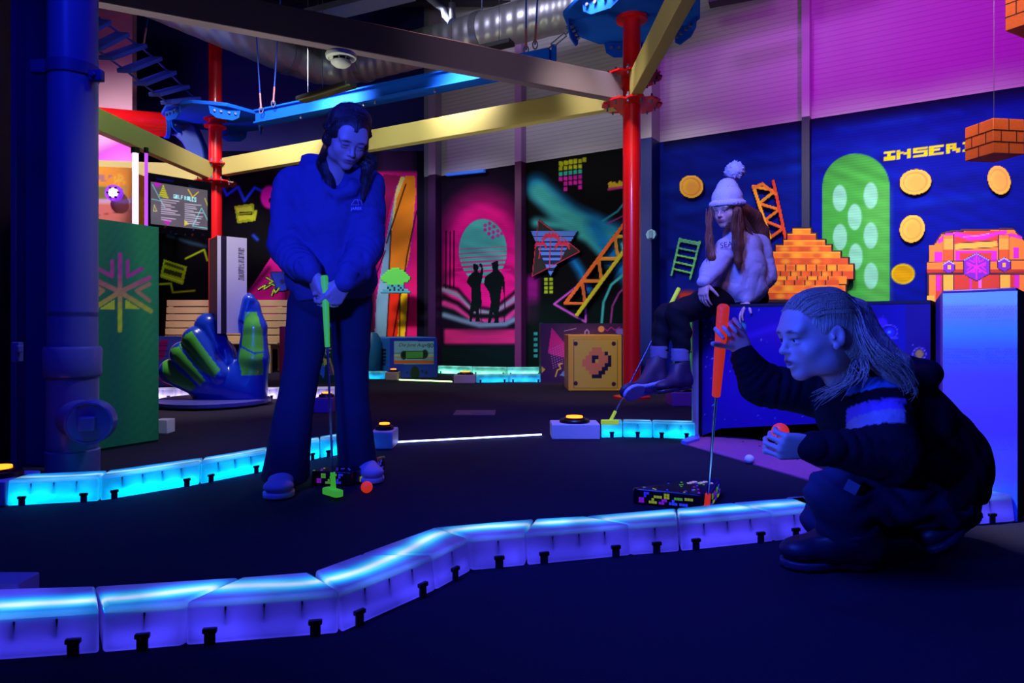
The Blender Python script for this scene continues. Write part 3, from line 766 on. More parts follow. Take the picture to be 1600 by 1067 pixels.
MB().bar(a, b, .16, .05).build('fixture_housing', m_black, fx, bevel=.01); MB().bar(a+Vector((0, -.08, -.03)), b+Vector((0, -.08, -.03)), .02, .015).build('fixture_rim', mat('rim_olive', (80, 84, 60), .5), fx)
for q in (a.lerp(b, .15), a.lerp(b, .45)): MB().cyl(q, q+Vector((0, 0, 2.2)), .005, n=6).build('fixture_wire', m_steel, fx)
f2 = MB().bar(P(800, 66, 8.2), P(690, 92, 8.6), .16, .05).build('strip_light_fixture', m_black); tag(f2, 'second switched off black strip light, behind the girder near its right end', 'light fixture')
for q in (P(780, 70, 8.3), P(705, 88, 8.6)): MB().cyl(q, q+Vector((0, 0, 2.4)), .004, n=6).build('fixture_wire', m_black, f2)
f3 = MB().bar(P(1108, 4, 7.4), P(1190, -12, 7.2), .16, .06).build('strip_light_fixture', m_black); tag(f3, 'black strip light at the top edge right of the near platform', 'light fixture')
sd = thing('smoke_detector', 'white round smoke detector under the long grey beam', 'smoke detector', P(533, 82, 4.62))
c = P(533, 84, 4.62); m_white = mat('white_plastic', (226, 230, 222), .45)
MB().lathe(c, [(0, .0), (.1, .0), (.104, -.012), (.1, -.03), (.085, -.036), (.085, -.032), (0, -.032)], 36).build('detector_base', m_white, sd, smooth=True)
MB().lathe(c, [(.066, -.052), (.07, -.056), (.066, -.068), (.045, -.085), (.0, -.092)], 36).build('detector_dome', m_white, sd, smooth=True)
q = MB().cyl(c+Vector((0, 0, -.034)), c+Vector((0, 0, -.056)), .05, n=24)
q.build('detector_chamber', m_black, sd)
for k in range(8): a = k*PI/4; MB().bar(c+Vector((math.cos(a)*.062, math.sin(a)*.062, -.03)), c+Vector((math.cos(a)*.05, math.sin(a)*.05, -.075)), .006, .006).build('detector_rib', m_white, sd)
# ================================================================== luminous curbs
def shellmat(name, tint=(235, 235, 245)):
    m = bpy.data.materials.new(name); m.use_nodes = True; nt = m.node_tree; nt.nodes.remove(nt.nodes['Principled BSDF'])
    out = nt.nodes['Material Output']; tr = nt.nodes.new('ShaderNodeBsdfTranslucent'); df = nt.nodes.new('ShaderNodeBsdfDiffuse'); gl = nt.nodes.new('ShaderNodeBsdfGlossy')
    tc = nt.nodes.new('ShaderNodeTexCoord'); br = nt.nodes.new('ShaderNodeTexNoise'); br.inputs['Scale'].default_value = 9; br.inputs['Detail'].default_value = 0
    rp = nt.nodes.new('ShaderNodeMapRange'); rp.inputs[1].default_value = .35; rp.inputs[2].default_value = .65; rp.inputs[3].default_value = .55; rp.inputs[4].default_value = 1
    nt.links.new(tc.outputs['Object'], br.inputs['Vector']); nt.links.new(br.outputs['Fac'], rp.inputs[0])
    mx = nt.nodes.new('ShaderNodeMix'); mx.data_type = 'RGBA'; mx.blend_type = 'MULTIPLY'; mx.inputs[0].default_value = 1; mx.inputs[6].default_value = L4(tint)
    nt.links.new(rp.outputs[0], mx.inputs[7]); nt.links.new(mx.outputs[2], tr.inputs['Color'])
    df.inputs['Color'].default_value = L4((110, 110, 140)); gl.inputs['Roughness'].default_value = .25; gl.inputs['Color'].default_value = (.8, .8, .8, 1)
    a = nt.nodes.new('ShaderNodeMixShader'); b = nt.nodes.new('ShaderNodeMixShader'); fr = nt.nodes.new('ShaderNodeFresnel'); fr.inputs['IOR'].default_value = 1.4
    a.inputs[0].default_value = .12; nt.links.new(tr.outputs[0], a.inputs[1]); nt.links.new(df.outputs[0], a.inputs[2])
    nt.links.new(fr.outputs[0], b.inputs[0]); nt.links.new(a.outputs[0], b.inputs[1]); nt.links.new(gl.outputs[0], b.inputs[2]); nt.links.new(b.outputs[0], out.inputs['Surface'])
    return m
m_shell = shellmat('frosted_curb_shell')
m_clip_shade = mat('clip_shade', (24, 24, 80), .5)  # shade below each curb clip, put into a dark blue
m_clip = mat('black_clip', (6, 6, 10), .4)
LED = dict(near=emat('led_near', (70, 150, 255), 20.0), nearv=emat('led_near_violet', (70, 64, 255), 7.5), cyan=emat('led_cyan', (10, 150, 255), 16), cyan2=emat('led_cyan_low', (0, 176, 255), 17),
           green=emat('led_green', (120, 255, 190), 14), white=emat('led_white', (210, 190, 255), 9), pink=emat('led_pink', (255, 120, 230), 12))
def led(name, rgb, k): return emat('panel_'+name, rgb, k)
TOPS = dict(near=(led('core', (206, 216, 250), 2.9), led('cyan', (0, 196, 240), 2.4), led('azure', (0, 112, 250), 2.1), led('violet', (72, 60, 232), 1.6)),
            cyan=(led('ccore', (210, 240, 255), 2.6), led('ccyan', (0, 190, 245), 2.2), led('cazure', (20, 130, 250), 1.8), led('cviolet', (20, 160, 250), 1.9)),
            green=(led('gcore', (200, 255, 230), 2.2), led('gmid', (110, 230, 190), 1.8), led('gout', (80, 210, 190), 1.6), led('gpan', (60, 190, 200), 1.5)),
            white=(led('wcore', (240, 235, 255), 2.2), led('wmid', (220, 210, 250), 2), led('wout', (200, 190, 245), 1.8), led('wpan', (190, 170, 240), 1.6)),
            pink=(led('pcore', (255, 200, 250), 2.2), led('pmid', (255, 120, 230), 2), led('pout', (240, 90, 220), 1.8), led('ppan', (220, 80, 220), 1.6)))
def catmull(p, n=6):
    p = [p[0]*2-p[1]]+list(p)+[p[-1]*2-p[-2]]; out = []
    for i in range(1, len(p)-2):
        seg = []
        for k in range(n+1):
            t = k/n; a, b, c, d = p[i-1], p[i], p[i+1], p[i+2]
            seg.append(.5*((2*b)+(c-a)*t+(2*a-5*b+4*c-d)*t*t+(3*b-3*c+d-a)*t**3))
        out.append(seg)
    return out
def curbs(Fp, Bp, h, ts, labels, led, low=None, group=None, clips=True, tr=.004, lowr=.004, drop=.01, kind='near'):
    """Fp, Bp: ground points of the seams at front and back; one module between neighbouring seams"""
    path = catmull([f.lerp(b, t) for f, b, t in zip(Fp, Bp, ts)])
    for i in range(len(Fp)-1):
        f0, f1, b0, b1 = Fp[i], Fp[i+1], Bp[i], Bp[i+1]; u = (f1-f0).normalized(); g = .003
        f0 = f0+u*g; b0 = b0+u*g; f1 = f1-u*g; b1 = b1-u*g; n = ((b0+b1)-(f0+f1)).normalized()
        t = thing('light_curb', labels[i], 'light curb', (f0+f1)/2, group)
        up = Vector((0, 0, h)); ins = n*.012
        q = MB().add([f0, f1, b1, b0, f0+up+ins, f1+up+ins, b1+up-ins, b0+up-ins], [(3, 2, 1, 0), (4, 5, 6, 7), (0, 1, 5, 4), (1, 2, 6, 5), (2, 3, 7, 6), (3, 0, 4, 7)])
        q.build('curb_shell', m_shell, t, bevel=.007, bseg=3)
        top = TOPS[kind]; db0, db1 = (b0-f0).normalized(), (b1-f1).normalized(); zz = Vector((0, 0, h-.0125)); rw = min((b0-f0).dot(n), (b1-f1).dot(n))
        def ribbon(hw, dz, m, nm, par):
            sg = path[i]; V_ = []; N = len(sg)
            for k_, p in enumerate(sg):
                t_ = k_/(N-1); d = (db0*(1-t_)+db1*t_).normalized(); c_ = d.dot(n); tg = (sg[min(k_+1, N-1)]-sg[max(k_-1, 0)]).normalized()
                sn = abs(d.cross(tg).z); d = d*(hw/max(sn, .5)); p = p+u*(.006*(1-2*t_)); V_ += [p-d+zz+Vector((0, 0, dz)), p+d+zz+Vector((0, 0, dz))]
            q = MB().add(V_, [(2*k_, 2*k_+2, 2*k_+3, 2*k_+1) for k_ in range(N-1)]); return q.build(nm, m, par)
        e = .010
        tray = MB().add([f0+n*.016+u*.004+zz, f1+n*.016-u*.004+zz, b1-n*.014-u*.004+zz, b0-n*.014+u*.004+zz], [(0, 1, 2, 3)]).build('light_panel', top[3], t)
        ribbon(.046, .0012, top[2], 'outer_light_band', tray); ribbon(.030, .0024, top[1], 'middle_light_band', tray); ribbon(.0095, .0036, top[0], 'core_light_band', tray)  # glow around the core line, built as wider coloured bands
        if low is not None:
            MB().tube([f0.lerp(f1, .05)+n*.028+Vector((0, 0, .022)), f0.lerp(f1, .95)+n*.028+Vector((0, 0, .022))], lowr, 6).build('lower_led_tube', low, t, smooth=True)
            Lf = (f1-f0).length; rb = MB()
            for j_ in range(1, int(Lf/.07)): c_ = f0+u*(Lf*j_/int(Lf/.07))+n*.013+Vector((0, 0, (h+.018)/2)); rb.box(c_, (.004, .008, h-.05), Matrix((u, n, Vector((0, 0, 1)))).transposed())
            if rb.v: rb.build('inner_ribs', mat('inner_rib', (90, 90, 110), .6), t)
        if clips:
            Lf = (f1-f0).length
            for s_ in ((.05/Lf, 1-.05/Lf) if Lf > .2 else (.5,)):
                c = f0.lerp(f1, s_)-n*.001
                k_ = MB().bar(c-u*.0145+Vector((0, 0, .030)), c+u*.0145+Vector((0, 0, .030)), .012, .0105).build('curb_clip', m_clip, t, bevel=.002)
                MB().bar(c-u*.011+Vector((0, 0, .0125)), c+u*.011+Vector((0, 0, .0125)), .004, .024).build('clip_shade', m_clip_shade, k_)  # dark blue bar standing in for the shade under the clip

H = .09
def gz(px, py, z): p = G(px, py, z); p.z = 0; return p
Fp = [G(-190, 1046), G(158, 1021), G(286, 1010), G(532, 990), G(683, 922), G(737, 892), G(822, 884), G(988, 868), G(1063, 862), G(1211, 846), G(1275, 838)]
Bp = [gz(-190, 922, H), gz(150, 912, H), gz(378, 898, H), gz(485, 890, H), gz(557, 864, H), gz(677, 822, H), gz(832, 811, H), gz(911, 804, H), gz(1055, 795, H), gz(1160, 788, H), gz(1262, 781, H)]
Bp = [f+(b-f).normalized()*max((b-f).length, .17) if (b-f).length < .17 else b for f, b in zip(Fp, Bp)]
lab = ['near blue glowing curb module cut by the left picture edge', 'near glowing curb module, second from the left edge', 'wide near glowing curb module, third from left edge, before the rising bend',
       'near glowing curb module where the curb starts climbing away from viewer', 'short near glowing curb module at the top of the bend', 'near glowing curb module just after the bend, left of centre seam', 'long near glowing curb module below the woman and ball',
       'short near glowing curb module left of the triangular block', 'near glowing curb module in front of the triangular block', 'short near glowing curb module touching the crouching girl\'s boot']
curbs(Fp, Bp, H, [.34, .36, .55, .5, .47, .58, .58, .58, .58, .52, .5], lab, LED['near'], LED['nearv'], 'near curb modules')
Fq = [G(1275, 838), G(1372, 834), G(1440, 827), G(1512, 821), G(1588, 815)]
nq = (Vector((-.25, 1, 0))).normalized()
curbs(Fq, [f+nq*.17 for f in Fq], H, [.5]*5, ['glowing curb module hidden mostly behind crouching girl\'s shin', 'glowing curb module seen between the crouching girl\'s boots', 'glowing curb module behind the crouching girl\'s raised heel', 'last near glowing curb module at foot of blue box'], LED['near'], LED['nearv'], 'near curb modules')
Fl = [G(9, 791), G(155, 783), G(312, 757), G(416, 736), G(500, 716), G(574, 703)]
Bl = [f+Vector((-.04, .13, 0)) for f in Fl]
curbs(Fl, Bl, .095, [.45]*6, ['cyan glowing curb module beside the drain pipe foot', 'long cyan glowing curb module below the leaf panel', 'cyan glowing curb module ending behind the woman\'s left trouser leg', 'cyan glowing curb module hidden behind the woman\'s trouser leg', 'cyan glowing curb module seen between the woman\'s legs'], LED['cyan'], LED['cyan2'], 'left curb modules', kind='cyan', tr=.008, lowr=.008, drop=.03)
Fm = [G(939, 684), G(973, 683), G(1020, 684), G(1087, 686)]
curbs(Fm, [f+Vector((.02, .14, 0)) for f in Fm], .095, [.5]*4, ['short cyan glowing curb module beside white block with disc', 'cyan glowing curb module under the dangling boot', 'cyan glowing curb module ending at the purple box corner'], LED['cyan'], LED['cyan2'], 'curb modules by the purple box', kind='cyan', tr=.008, lowr=.008, drop=.03)
Fg = [G(744, 598), G(795, 597), G(848, 597)]
curbs(Fg, [f+Vector((0, .16, 0)) for f in Fg], .095, [.5]*3, ['far turquoise glowing curb module right of small white block', 'far turquoise glowing curb module beside purple patterned crate'], LED['green'], LED['cyan2'], 'far curb modules', kind='green')
Fg = [G(684, 583), G(738, 585), G(792, 586), G(848, 586)]
curbs(Fg, [f+Vector((0, .16, 0)) for f in Fg], .11, [.5]*4, ['back row turquoise curb module next to giant cassette', 'back row turquoise curb module below the sunset mural', 'back row turquoise curb module left of patterned crate'], LED['green'], LED['green'], 'far curb modules', tr=.012, lowr=.01, kind='green')
Fg = [G(566, 592), G(602, 592)]
curbs(Fg, [f+Vector((0, .16, 0)) for f in Fg], .095, [.5]*2, ['short turquoise curb module left of giant cassette foot'], LED['green'], LED['cyan2'], 'far curb modules', clips=False, kind='green')
Fw = [G(236, 624), G(272, 624), G(340, 626), G(434, 623), G(523, 622)]
curbs(Fw, [f+Vector((0, .16, 0)) for f in Fw], .1, [.5]*5, ['white glowing curb module left behind the hand sculpture', 'white glowing curb module hidden behind the hand sculpture', 'white glowing curb module right behind the hand sculpture', 'white glowing curb module between woman\'s legs in the distance'], LED['white'], LED['white'], 'far curb modules', tr=.014, lowr=.012, drop=.04, kind='white')
Fw = [G(1058, 614), G(1100, 614)]
curbs(Fw, [f+Vector((0, .16, 0)) for f in Fw], .2, [.5]*2, ['pink glowing curb module behind the dangling boots'], LED['pink'], LED['pink'], 'far curb modules', clips=False, tr=.014, lowr=.012, kind='pink')

# blocks with orange-lit discs, where the curb is interrupted
m_blk = mat('white_block_plastic', (205, 205, 225), .5); m_orange_led = emat('orange_led', (255, 110, 20), 5.0); m_disc = mat('black_disc', (12, 12, 20), .35)
def block(px0, px1, py, depth, h, label, dr=.1, side=None, m=None):
    a, b = G(px0, py), G(px1, py); c = (a+b)/2+Vector((0, depth/2, 0)); t = thing('gate_block', label, 'block', c, 'blocks carrying discs')
    MB().box(c+Vector((0, 0, h/2)), ((b-a).length, depth, h)).build('block_body', m or m_blk, t, bevel=.006)
    r = min(dr, (b-a).length*.42, depth*.46)
    d = MB().lathe(c+Vector((0, 0, h)), [(0, 0), (r, 0), (r, .012), (r*.93, .02), (r*.7, .022), (r*.68, .03), (0, .03)], 32).build('arcade_disc', m_disc, t, smooth=True)
    MB().cyl(c+Vector((0, 0, h+.03)), c+Vector((0, 0, h+.038)), r*.55, n=24).build('orange_light', m_orange_led, d)
    return t
block(862, 938, 687, .2, .092, 'white block with orange disc in front of red pole')
block(578, 613, 702, .2, .095, 'white block with orange disc right of the woman\'s shin')
block(709, 743, 599, .25, .10, 'small far white block with disc below sunset mural', m=mat('pinkish_block', (190, 150, 160), .5))
block(602, 622, 594, .25, .10, 'small far white block with disc at cassette foot', m=mat('pinkish_block', (190, 150, 160), .5))
block(568, 586, 582, .3, .10, 'tiny far white block with disc left of giant cassette')
block(490, 519, 645, .22, .115, 'violet block with disc seen between woman\'s legs', m=mat('violet_block', (120, 40, 130), .5))
block(1050, 1092, 635, .25, .12, 'dim pink block with disc behind the dangling boots', m=mat('violet_block', (120, 40, 130), .5))
block(-75, 7, 792, .2, .095, 'block with orange disc at left edge by the pipe', .09)
tag(MB().box((-1.33, 1.59, .045), (.414, .07, .09)).build('curb_end_piece', m_blk, bevel=.004), 'dark corner of a curb end piece at left picture edge near viewer', 'curb end piece')
c = G(251, 678); tag(MB().box(c+Vector((0, .05, .044)), (.085, .1, .088)).build('small_block', m_blk, bevel=.004), 'small pale block on the floor behind the leaf panel', 'box')  # small curb block without its disc
def ledline(a, b, m, label, r=.0045):
    a = a+Vector((0, 0, r)); b = b+Vector((0, 0, r)); t = thing('floor_light_strip', label, 'light strip', a)
    MB().cyl(a, b, r, n=8).build('light_tube', m, t, smooth=True); MB().bar(a-Vector((0, 0, r*.9)), b-Vector((0, 0, r*.9)), r*4, .003).build('strip_base', m_blk, t)
ledline(G(616, 692), G(846, 680), emat('led_line', (150, 170, 255), 14), 'blue white light strip on floor between two blocks')
ledline(G(624, 594), G(706, 597), emat('led_line_green', (170, 255, 120), 9), 'green light strip on floor at giant cassette', .007)

# ================================================================== the leaf panel, arcade cassette and screen
m_vc = vcmat('painted_board', .6, .3)
def leaf(p, cx, cy, s, c1, c2, rot=0):
    """six pointed star leaf: arms, chevrons and a stalk, upper half one colour and lower half another"""
    def col(y0): return c1 if y0 < 0 else c2
    W_ = 7.5*s
    for (dx, dy) in ((0, -58), (0, 60), (-46, -22), (46, -22), (-48, 30), (48, 30)):
        steps = 6
        for k in range(steps):
            a, b = k/steps, (k+1)/steps; f = np.clip((dy*a)/60+.5, 0, 1)
            c = np.array(c1)*(1-f)+np.array(c2)*f
            p.line([(cx+dx*a*s, cy+dy*a*s), (cx+dx*b*s, cy+dy*b*s)], W_, c, .6)
    for sx in (-1, 1):
        p.line([(cx+sx*12*s, cy-48*s), (cx+sx*12*s, cy-24*s), (cx+sx*34*s, cy-36*s)], W_*.8, c1, .6)
        p.line([(cx+sx*46*s, cy-12*s), (cx+sx*26*s, cy-2*s), (cx+sx*46*s, cy+14*s)], W_*.8, (np.array(c1)*.5+np.array(c2)*.5), .6)
        p.poly([(cx+sx*9*s, cy+12*s), (cx+sx*9*s, cy+27*s), (cx+sx*32*s, cy+27*s)], c2)
def paint_leaf(X, Y, V):
    p = Paint(X, Y, (20, 118, 76)); p.ell(228, 480, 26, 180, (46, 150, 80), .9, .8); p.ell(176, 470, 24, 160, (10, 92, 84), .8, .7)
    leaf(p, 187.5, 456, 1.0, (176, 56, 140), (190, 204, 50)); p.noise(.03, 3, 3, 4); return p
a0, a1 = Vector((-2.31, 3.48, 0)), Vector((-2.054, 3.97, 0))
t = thing('leaf_panel', 'green half height panel with pink and yellow leaf emblem behind drain pipe', 'partition', (a0+a1)/2)
painted_wall('panel_face', a0, a1, .02, 1.254, .006, paint_leaf, vcmat('leaf_paint', .55, .4), t)
back = Vector((-.33, .175, 0))
MB().prism([a0+back*.02, a1+back*.02, a1+back*1.2, a0+back*1.2], (0, 0, 1.254)).build('panel_body', mat('dark_green_board', (12, 50, 44), .6), t)

m_or = mat('orange_shell', (250, 140, 30), .45)
def arcade_paint(X, Y, V):
    p = Paint(X, Y, (250, 150, 30)); p.rect(-100, 318, 400, 700, (236, 120, 110)); p.rect(-100, 309, 400, 318, (226, 170, 214), 1, 2)
    p.rect(110, 290, 198, 311, (206, 150, 60)); p.rect(152, 292, 170, 310, (130, 120, 50), 1, 2)
    rows = ['XXX.XXX.X...XXX', 'X...X.X.X...X..', 'X.X.X.X.X...XX.', 'X.X.X.X.X...X..', 'XXX.XXX.XXX.X..']
    p.bits(rows, 148, 272, 1.7, 1.9, (190, 120, 130), .05)
    leaf(p, 186, 281, .17, (255, 190, 60), (255, 190, 60))
    p.line([(150, 337), (184, 331), (184, 350)], 1, (150, 60, 30), .5); p.ell(192, 305, 2, 3, (60, 20, 10), .3)
    return p
t = thing('giant_orange_cassette', 'giant orange cassette display behind leaf panel and pipe', 'display', (-5.2, 8.0, 0))
painted_wall('cassette_front', (-6.3, 7.6, 0), (-4.40, 7.9, 0), .0, 2.52, .02, arcade_paint, vcmat('orange_paint', .5, .4), t)
MB().box((-5.42, 8.2, 1.26), (1.9, .6, 2.52)).build('cassette_body', m_or, t, bevel=.02)
c = P(176, 301, 7.72); rl = MB().cyl(c, c+Vector((0, .06, 0)), .09, n=24).build('reel_ring', mat('reel_violet', (150, 60, 230), .4, emit=(150, 50, 255), es=.8), t)
rr = MB().cyl(c+Vector((.01, -.01, 0)), c+Vector((.01, .02, 0)), .055, n=24).build('reel_light', emat('reel_white', (230, 200, 255), 2.2), t)
for k in range(6): a = k*PI/3; MB().box(c+Vector((.01+math.cos(a)*.06, -.012, math.sin(a)*.06)), (.02, .02, .02)).build('reel_tooth', m_black, rr)
for i, (x0, x1, lb) in enumerate(((207, 216, 'tall white violet neon tube right of orange cassette'), (226, 231, 'thinner violet neon tube beside the wall screen'))):
    c = P((x0+x1)/2, 300, 7.4); r = (x1-x0)/2/F*7.4
    t = thing('neon_tube', lb, 'neon tube', (c.x, c.y, 0))
    MB().cyl((c.x, c.y, .06), (c.x, c.y, 2.56), r, n=16).build('glowing_tube', emat('neon_white', (240, 205, 255), 1.6) if i == 0 else emat('neon_violet', (190, 80, 255), 1.2), t, smooth=True)
    MB().cyl((c.x, c.y, 0), (c.x, c.y, .06), r*1.6, n=16).build('tube_foot', m_black, t)
    MB().cyl((c.x, c.y, 2.56), (c.x, c.y, 2.62), r*1.4, n=16).build('tube_cap', m_black, t)
ema = bpy.data.materials.new('screen_picture'); ema.use_nodes = True; nt = ema.node_tree; b_ = nt.nodes['Principled BSDF']
at = nt.nodes.new('ShaderNodeAttribute'); at.attribute_name = 'Col'; b_.inputs['Base Color'].default_value = (0, 0, 0, 1)
nt.links.new(at.outputs['Color'], b_.inputs['Emission Color']); b_.inputs['Emission Strength'].default_value = .95
def screen_paint(X, Y, V):
    p = Paint(X, Y, (98, 90, 104)); p.noise(.05, 14, 10, 3)
    p.ell(246, 287, 6, 5, (180, 40, 190), .3)
    p.poly([(255, 288), (264, 311), (248, 306)], (196, 190, 40))
    for i in range(6): p.line([(248, 292+i*3.2), (264, 294+i*3.2)], .6, (98, 90, 104), .3)
    cy = (120, 216, 226)
    p.line([(238, 288), (251, 313)], 1, cy, .5); p.line([(237, 311), (252, 314)], 1, cy, .5); p.line([(251, 313), (258, 325)], 1, cy, .4)
    p.line([(294, 296), (301, 308), (310, 300)], 1.6, (230, 200, 30), .5); p.line([(320, 310), (325, 322)], 1.4, (200, 200, 60), .5)
    p.line([(240, 330), (241, 320), (245, 330)], 1, (220, 210, 120), .5, closed=True)
    p.line([(301, 353), (315, 325), (325, 345)], 1.2, cy, .5); p.line([(301, 353), (325, 357)], 1.2, cy, .5)
    p.poly([(288, 343), (296, 350), (288, 353)], (226, 206, 20)); p.poly([(254, 343), (270, 344), (262, 352)], (200, 40, 190))
    rows = ['XXX.XXX.X...XXX...XX..X.X.X...XXX.XXX', 'X...X.X.X...X.....X.X.X.X.X...X...X..', 'X.X.X.X.X...XX....XX..X.X.X...XX..XXX', 'X.X.X.X.X...X.....X.X.X.X.X...X.....X', 'XXX.XXX.XXX.X.....X.X.XXX.XXX.XXX.XXX']
    p.bits(rows, 271, 303, .95, 1.25, (170, 240, 250), .17)
    r = np.random.default_rng(5)
    for j in range(11):
        if j not in (8,): p.line([(252, 311.5+j*3.1), (252+r.uniform(14, 31)*1., 312.5+j*3.1+2)], 1.1, (226, 200, 236), .45)
        p.line([(289, 318.5+j*3.0), (289+r.uniform(12, 28), 320.8+j*3.0)], 1.1, (216, 206, 236), .45)
    return p
S0, S1 = P(236.5, 512, 7.0), P(325, 512, 7.45); S0.z = S1.z = 0
t = thing('wall_screen', 'flat screen showing GOLF RULES left of the far red pole', 'screen', (S0+S1)/2+Vector((0, 0, 1.6)))
zt, zb = CZ+228/F*7.0, CZ+162/F*7.0
painted_wall('screen_picture', S0+Vector((0, -.012, 0)), S1+Vector((0, -.012, 0)), zb, zt, .007, screen_paint, ema, t)
u = (S1-S0).normalized(); nn = Vector((-u.y, u.x, 0))
def frame_paint(X, Y, V):
    p = Paint(X, Y, (12, 8, 34)); r = np.random.default_rng(9)
    for i in range(46): p.ell(r.uniform(232, 328), r.uniform(268, 376), r.uniform(.8, 2), r.uniform(.8, 2), [(60, 150, 190), (200, 90, 50), (120, 30, 140), (30, 60, 220)][i % 4], .4)
    p.line([(245, 279), (270, 283)], 3, (30, 40, 220), 1); p.line([(296, 291), (312, 297)], 3, (20, 110, 180), 1)
    return p
painted_wall('screen_surround', S0-u*.03+nn*.004, S1+u*.04+nn*.004, zb-.085, zt+.09, .01, frame_paint, m_vc, t)
MB().bar((S0+S1)/2-u*.30+nn*.022+Vector((0, 0, (zt+zb)/2)), (S0+S1)/2+u*.30+nn*.022+Vector((0, 0, (zt+zb)/2)), .03, zt-zb+.16).build('screen_housing', m_black, t)
MB().cyl((S0+S1)/2+nn*.08+Vector((0, 0, zt-.3)), Vector(((S0.x+S1.x)/2*11.3/7.225, 11.3, CZ+(zt-.3-CZ)*11.3/7.225)), .03, n=10).build('wall_bracket', m_black, t)

# ================================================================== bench
m_bench = mat('bench_slats', (176, 148, 104), .6, bump=.1, bscale=14)
bc = P(350, 512, 10.5); bc.z = 0
t = thing('wooden_bench', 'slatted wooden bench against the mural behind hand sculpture', 'bench', bc)
xa, xb = P(257, 0, 10.5).x, P(449, 0, 10.5).x
for i in range(6): z = 1.05-i*.11; MB().box(((xa+xb)/2, 10.58-.012*i, z), (xb-xa, .03, .096)).build('back_slat', m_bench, t, bevel=.006)
for i in range(4): MB().box(((xa+xb)/2, 10.1+i*.11, .44), (xb-xa, .09, .03)).build('seat_slat', m_bench, t, bevel=.006)
for x in (xa+.06, xb-.14):
    MB().box((x, 10.1, .21), (.07, .07, .42)).build('leg', m_bench, t); MB().box((x, 10.6, .53), (.07, .06, 1.05)).build('leg', m_bench, t); MB().box((x, 10.34, .38), (.05, .5, .06)).build('side_rail', m_bench, t)

# ================================================================== hand sculpture with card
DH = 5.95
def hp(x, y, dd=0): return np.array(P(x, y, DH+dd))
s_ = SDF((-3.4, 5.5, -.02), (-1.95, 6.5, 1.08), .011, .03)
q = 1/F*DH
s_.ell(hp(348, 598, .02), (58*q, .22, 34*q)); s_.cone(hp(330, 620), hp(388, 622), 26*q, 28*q)
s_.ell(hp(375, 600, 0), (34*q, .2, 42*q))
s_.ell(hp(325, 560, .12), (46*q, .16, 40*q), k=.04)
for (x0, y0, x1, y1, r0, r1, dd) in ((270, 580, 312, 604, 20, 16, -.08), (287, 553, 328, 596, 20, 16, -.11), (306, 530, 345, 586, 20, 16, -.12), (326, 510, 352, 566, 21, 15, -.05)):
    s_.cone(hp(x0, y0, dd), hp(x1, y1, dd-.02), r0*q, r1*q, .012)
s_.chain([hp(388, 606, -.02), hp(396, 560, -.04), hp(397, 512, -.03), hp(391, 480, -.02), hp(388, 468, -.02)], [29*q, 23*q, 18.5*q, 14*q, 10.5*q], .03)
s_.chain([hp(389, 470, -.06), hp(379, 500, -.09)], [10*q, 7*q], .012)
s_.cone(hp(352, 548, -.1), hp(356, 565, -.1), 10*q, 9*q, .02)
s_.half(np.array((0, 0, .055)), (0, 0, -1))
def handcol(V):
    X, Y = px_of(V); p = Paint(X[:, None], Y[:, None], (16, 58, 180)); g = (84, 182, 62)
    for pts in ([(254, 566), (262, 561), (272, 572), (308, 604), (296, 612), (268, 598), (254, 584)], [(266, 545), (279, 541), (320, 594), (313, 603), (272, 562)], [(282, 529), (299, 517), (344, 578), (334, 590), (312, 578), (281, 540)],
                [(383, 487), (401, 487), (411, 520), (411, 586), (378, 586), (372, 560), (378, 535)]): p.poly(pts, g)
    p.line([(374, 540), (397, 552), (412, 550)], 2.6, (16, 58, 180), .5)
    p.mix(((V[:, 1] > DH+.05)*1.0)[:, None], (16, 58, 180))
    return lin(p.C.reshape(-1, 3))
t = thing('hand_sculpture', 'giant blue and green fist sculpture with raised thumb on round base', 'sculpture', P(340, 632, DH))
hs = s_.build('fist', vcmat('glossy_sculpture_paint', .3, .5, coat=.5), t, handcol)
cb_ = Vector(hp(334, 632)); cb_.z = 0
MB().lathe(cb_, [(0, .012), (.44, .012), (.47, .02), (.47, .05), (.44, .06), (0, .06)], 40).build('round_base', mat('violet_base', (70, 70, 160), .4), t, smooth=False)
c0, c1 = P(340, 446, 5.72), P(386, 446, 5.9); c0.z = c1.z = 0; c2 = P(327, 446, 6.0); c2.z = 0; th = c2-c0
za, zb_ = CZ-(521-512)/F*5.72, CZ+(512-368)/F*5.72
t = thing('giant_card', 'tall white card with dark stripe and barcode held by hand sculpture', 'card', (c0+c1)/2+Vector((0, 0, za)))
MB().prism([c0+Vector((0, 0, za)), c1+Vector((0, 0, za)), c1+th+Vector((0, 0, za)), c0+th+Vector((0, 0, za))], (0, 0, zb_-za)).build('card_core', mat('card_edge', (20, 26, 30), .5), t)
def card_paint(X, Y, V):
    p = Paint(X, Y, (200, 190, 220)); p.rect(345.5, 0, 354, 800, (26, 12, 46)); r = np.random.default_rng(2); y = 387
    while y < 438:
        h = r.uniform(.4, 1.6); p.rect(372.5, y, 381.5, y+h, (24, 18, 40), 1, 0, .1); y += h+r.uniform(.5, 1.4)
    return p
painted_wall('card_face', c0+Vector((0, -.006, 0)), c1+Vector((0, -.006, 0)), za, zb_, .004, card_paint, m_vc, t)

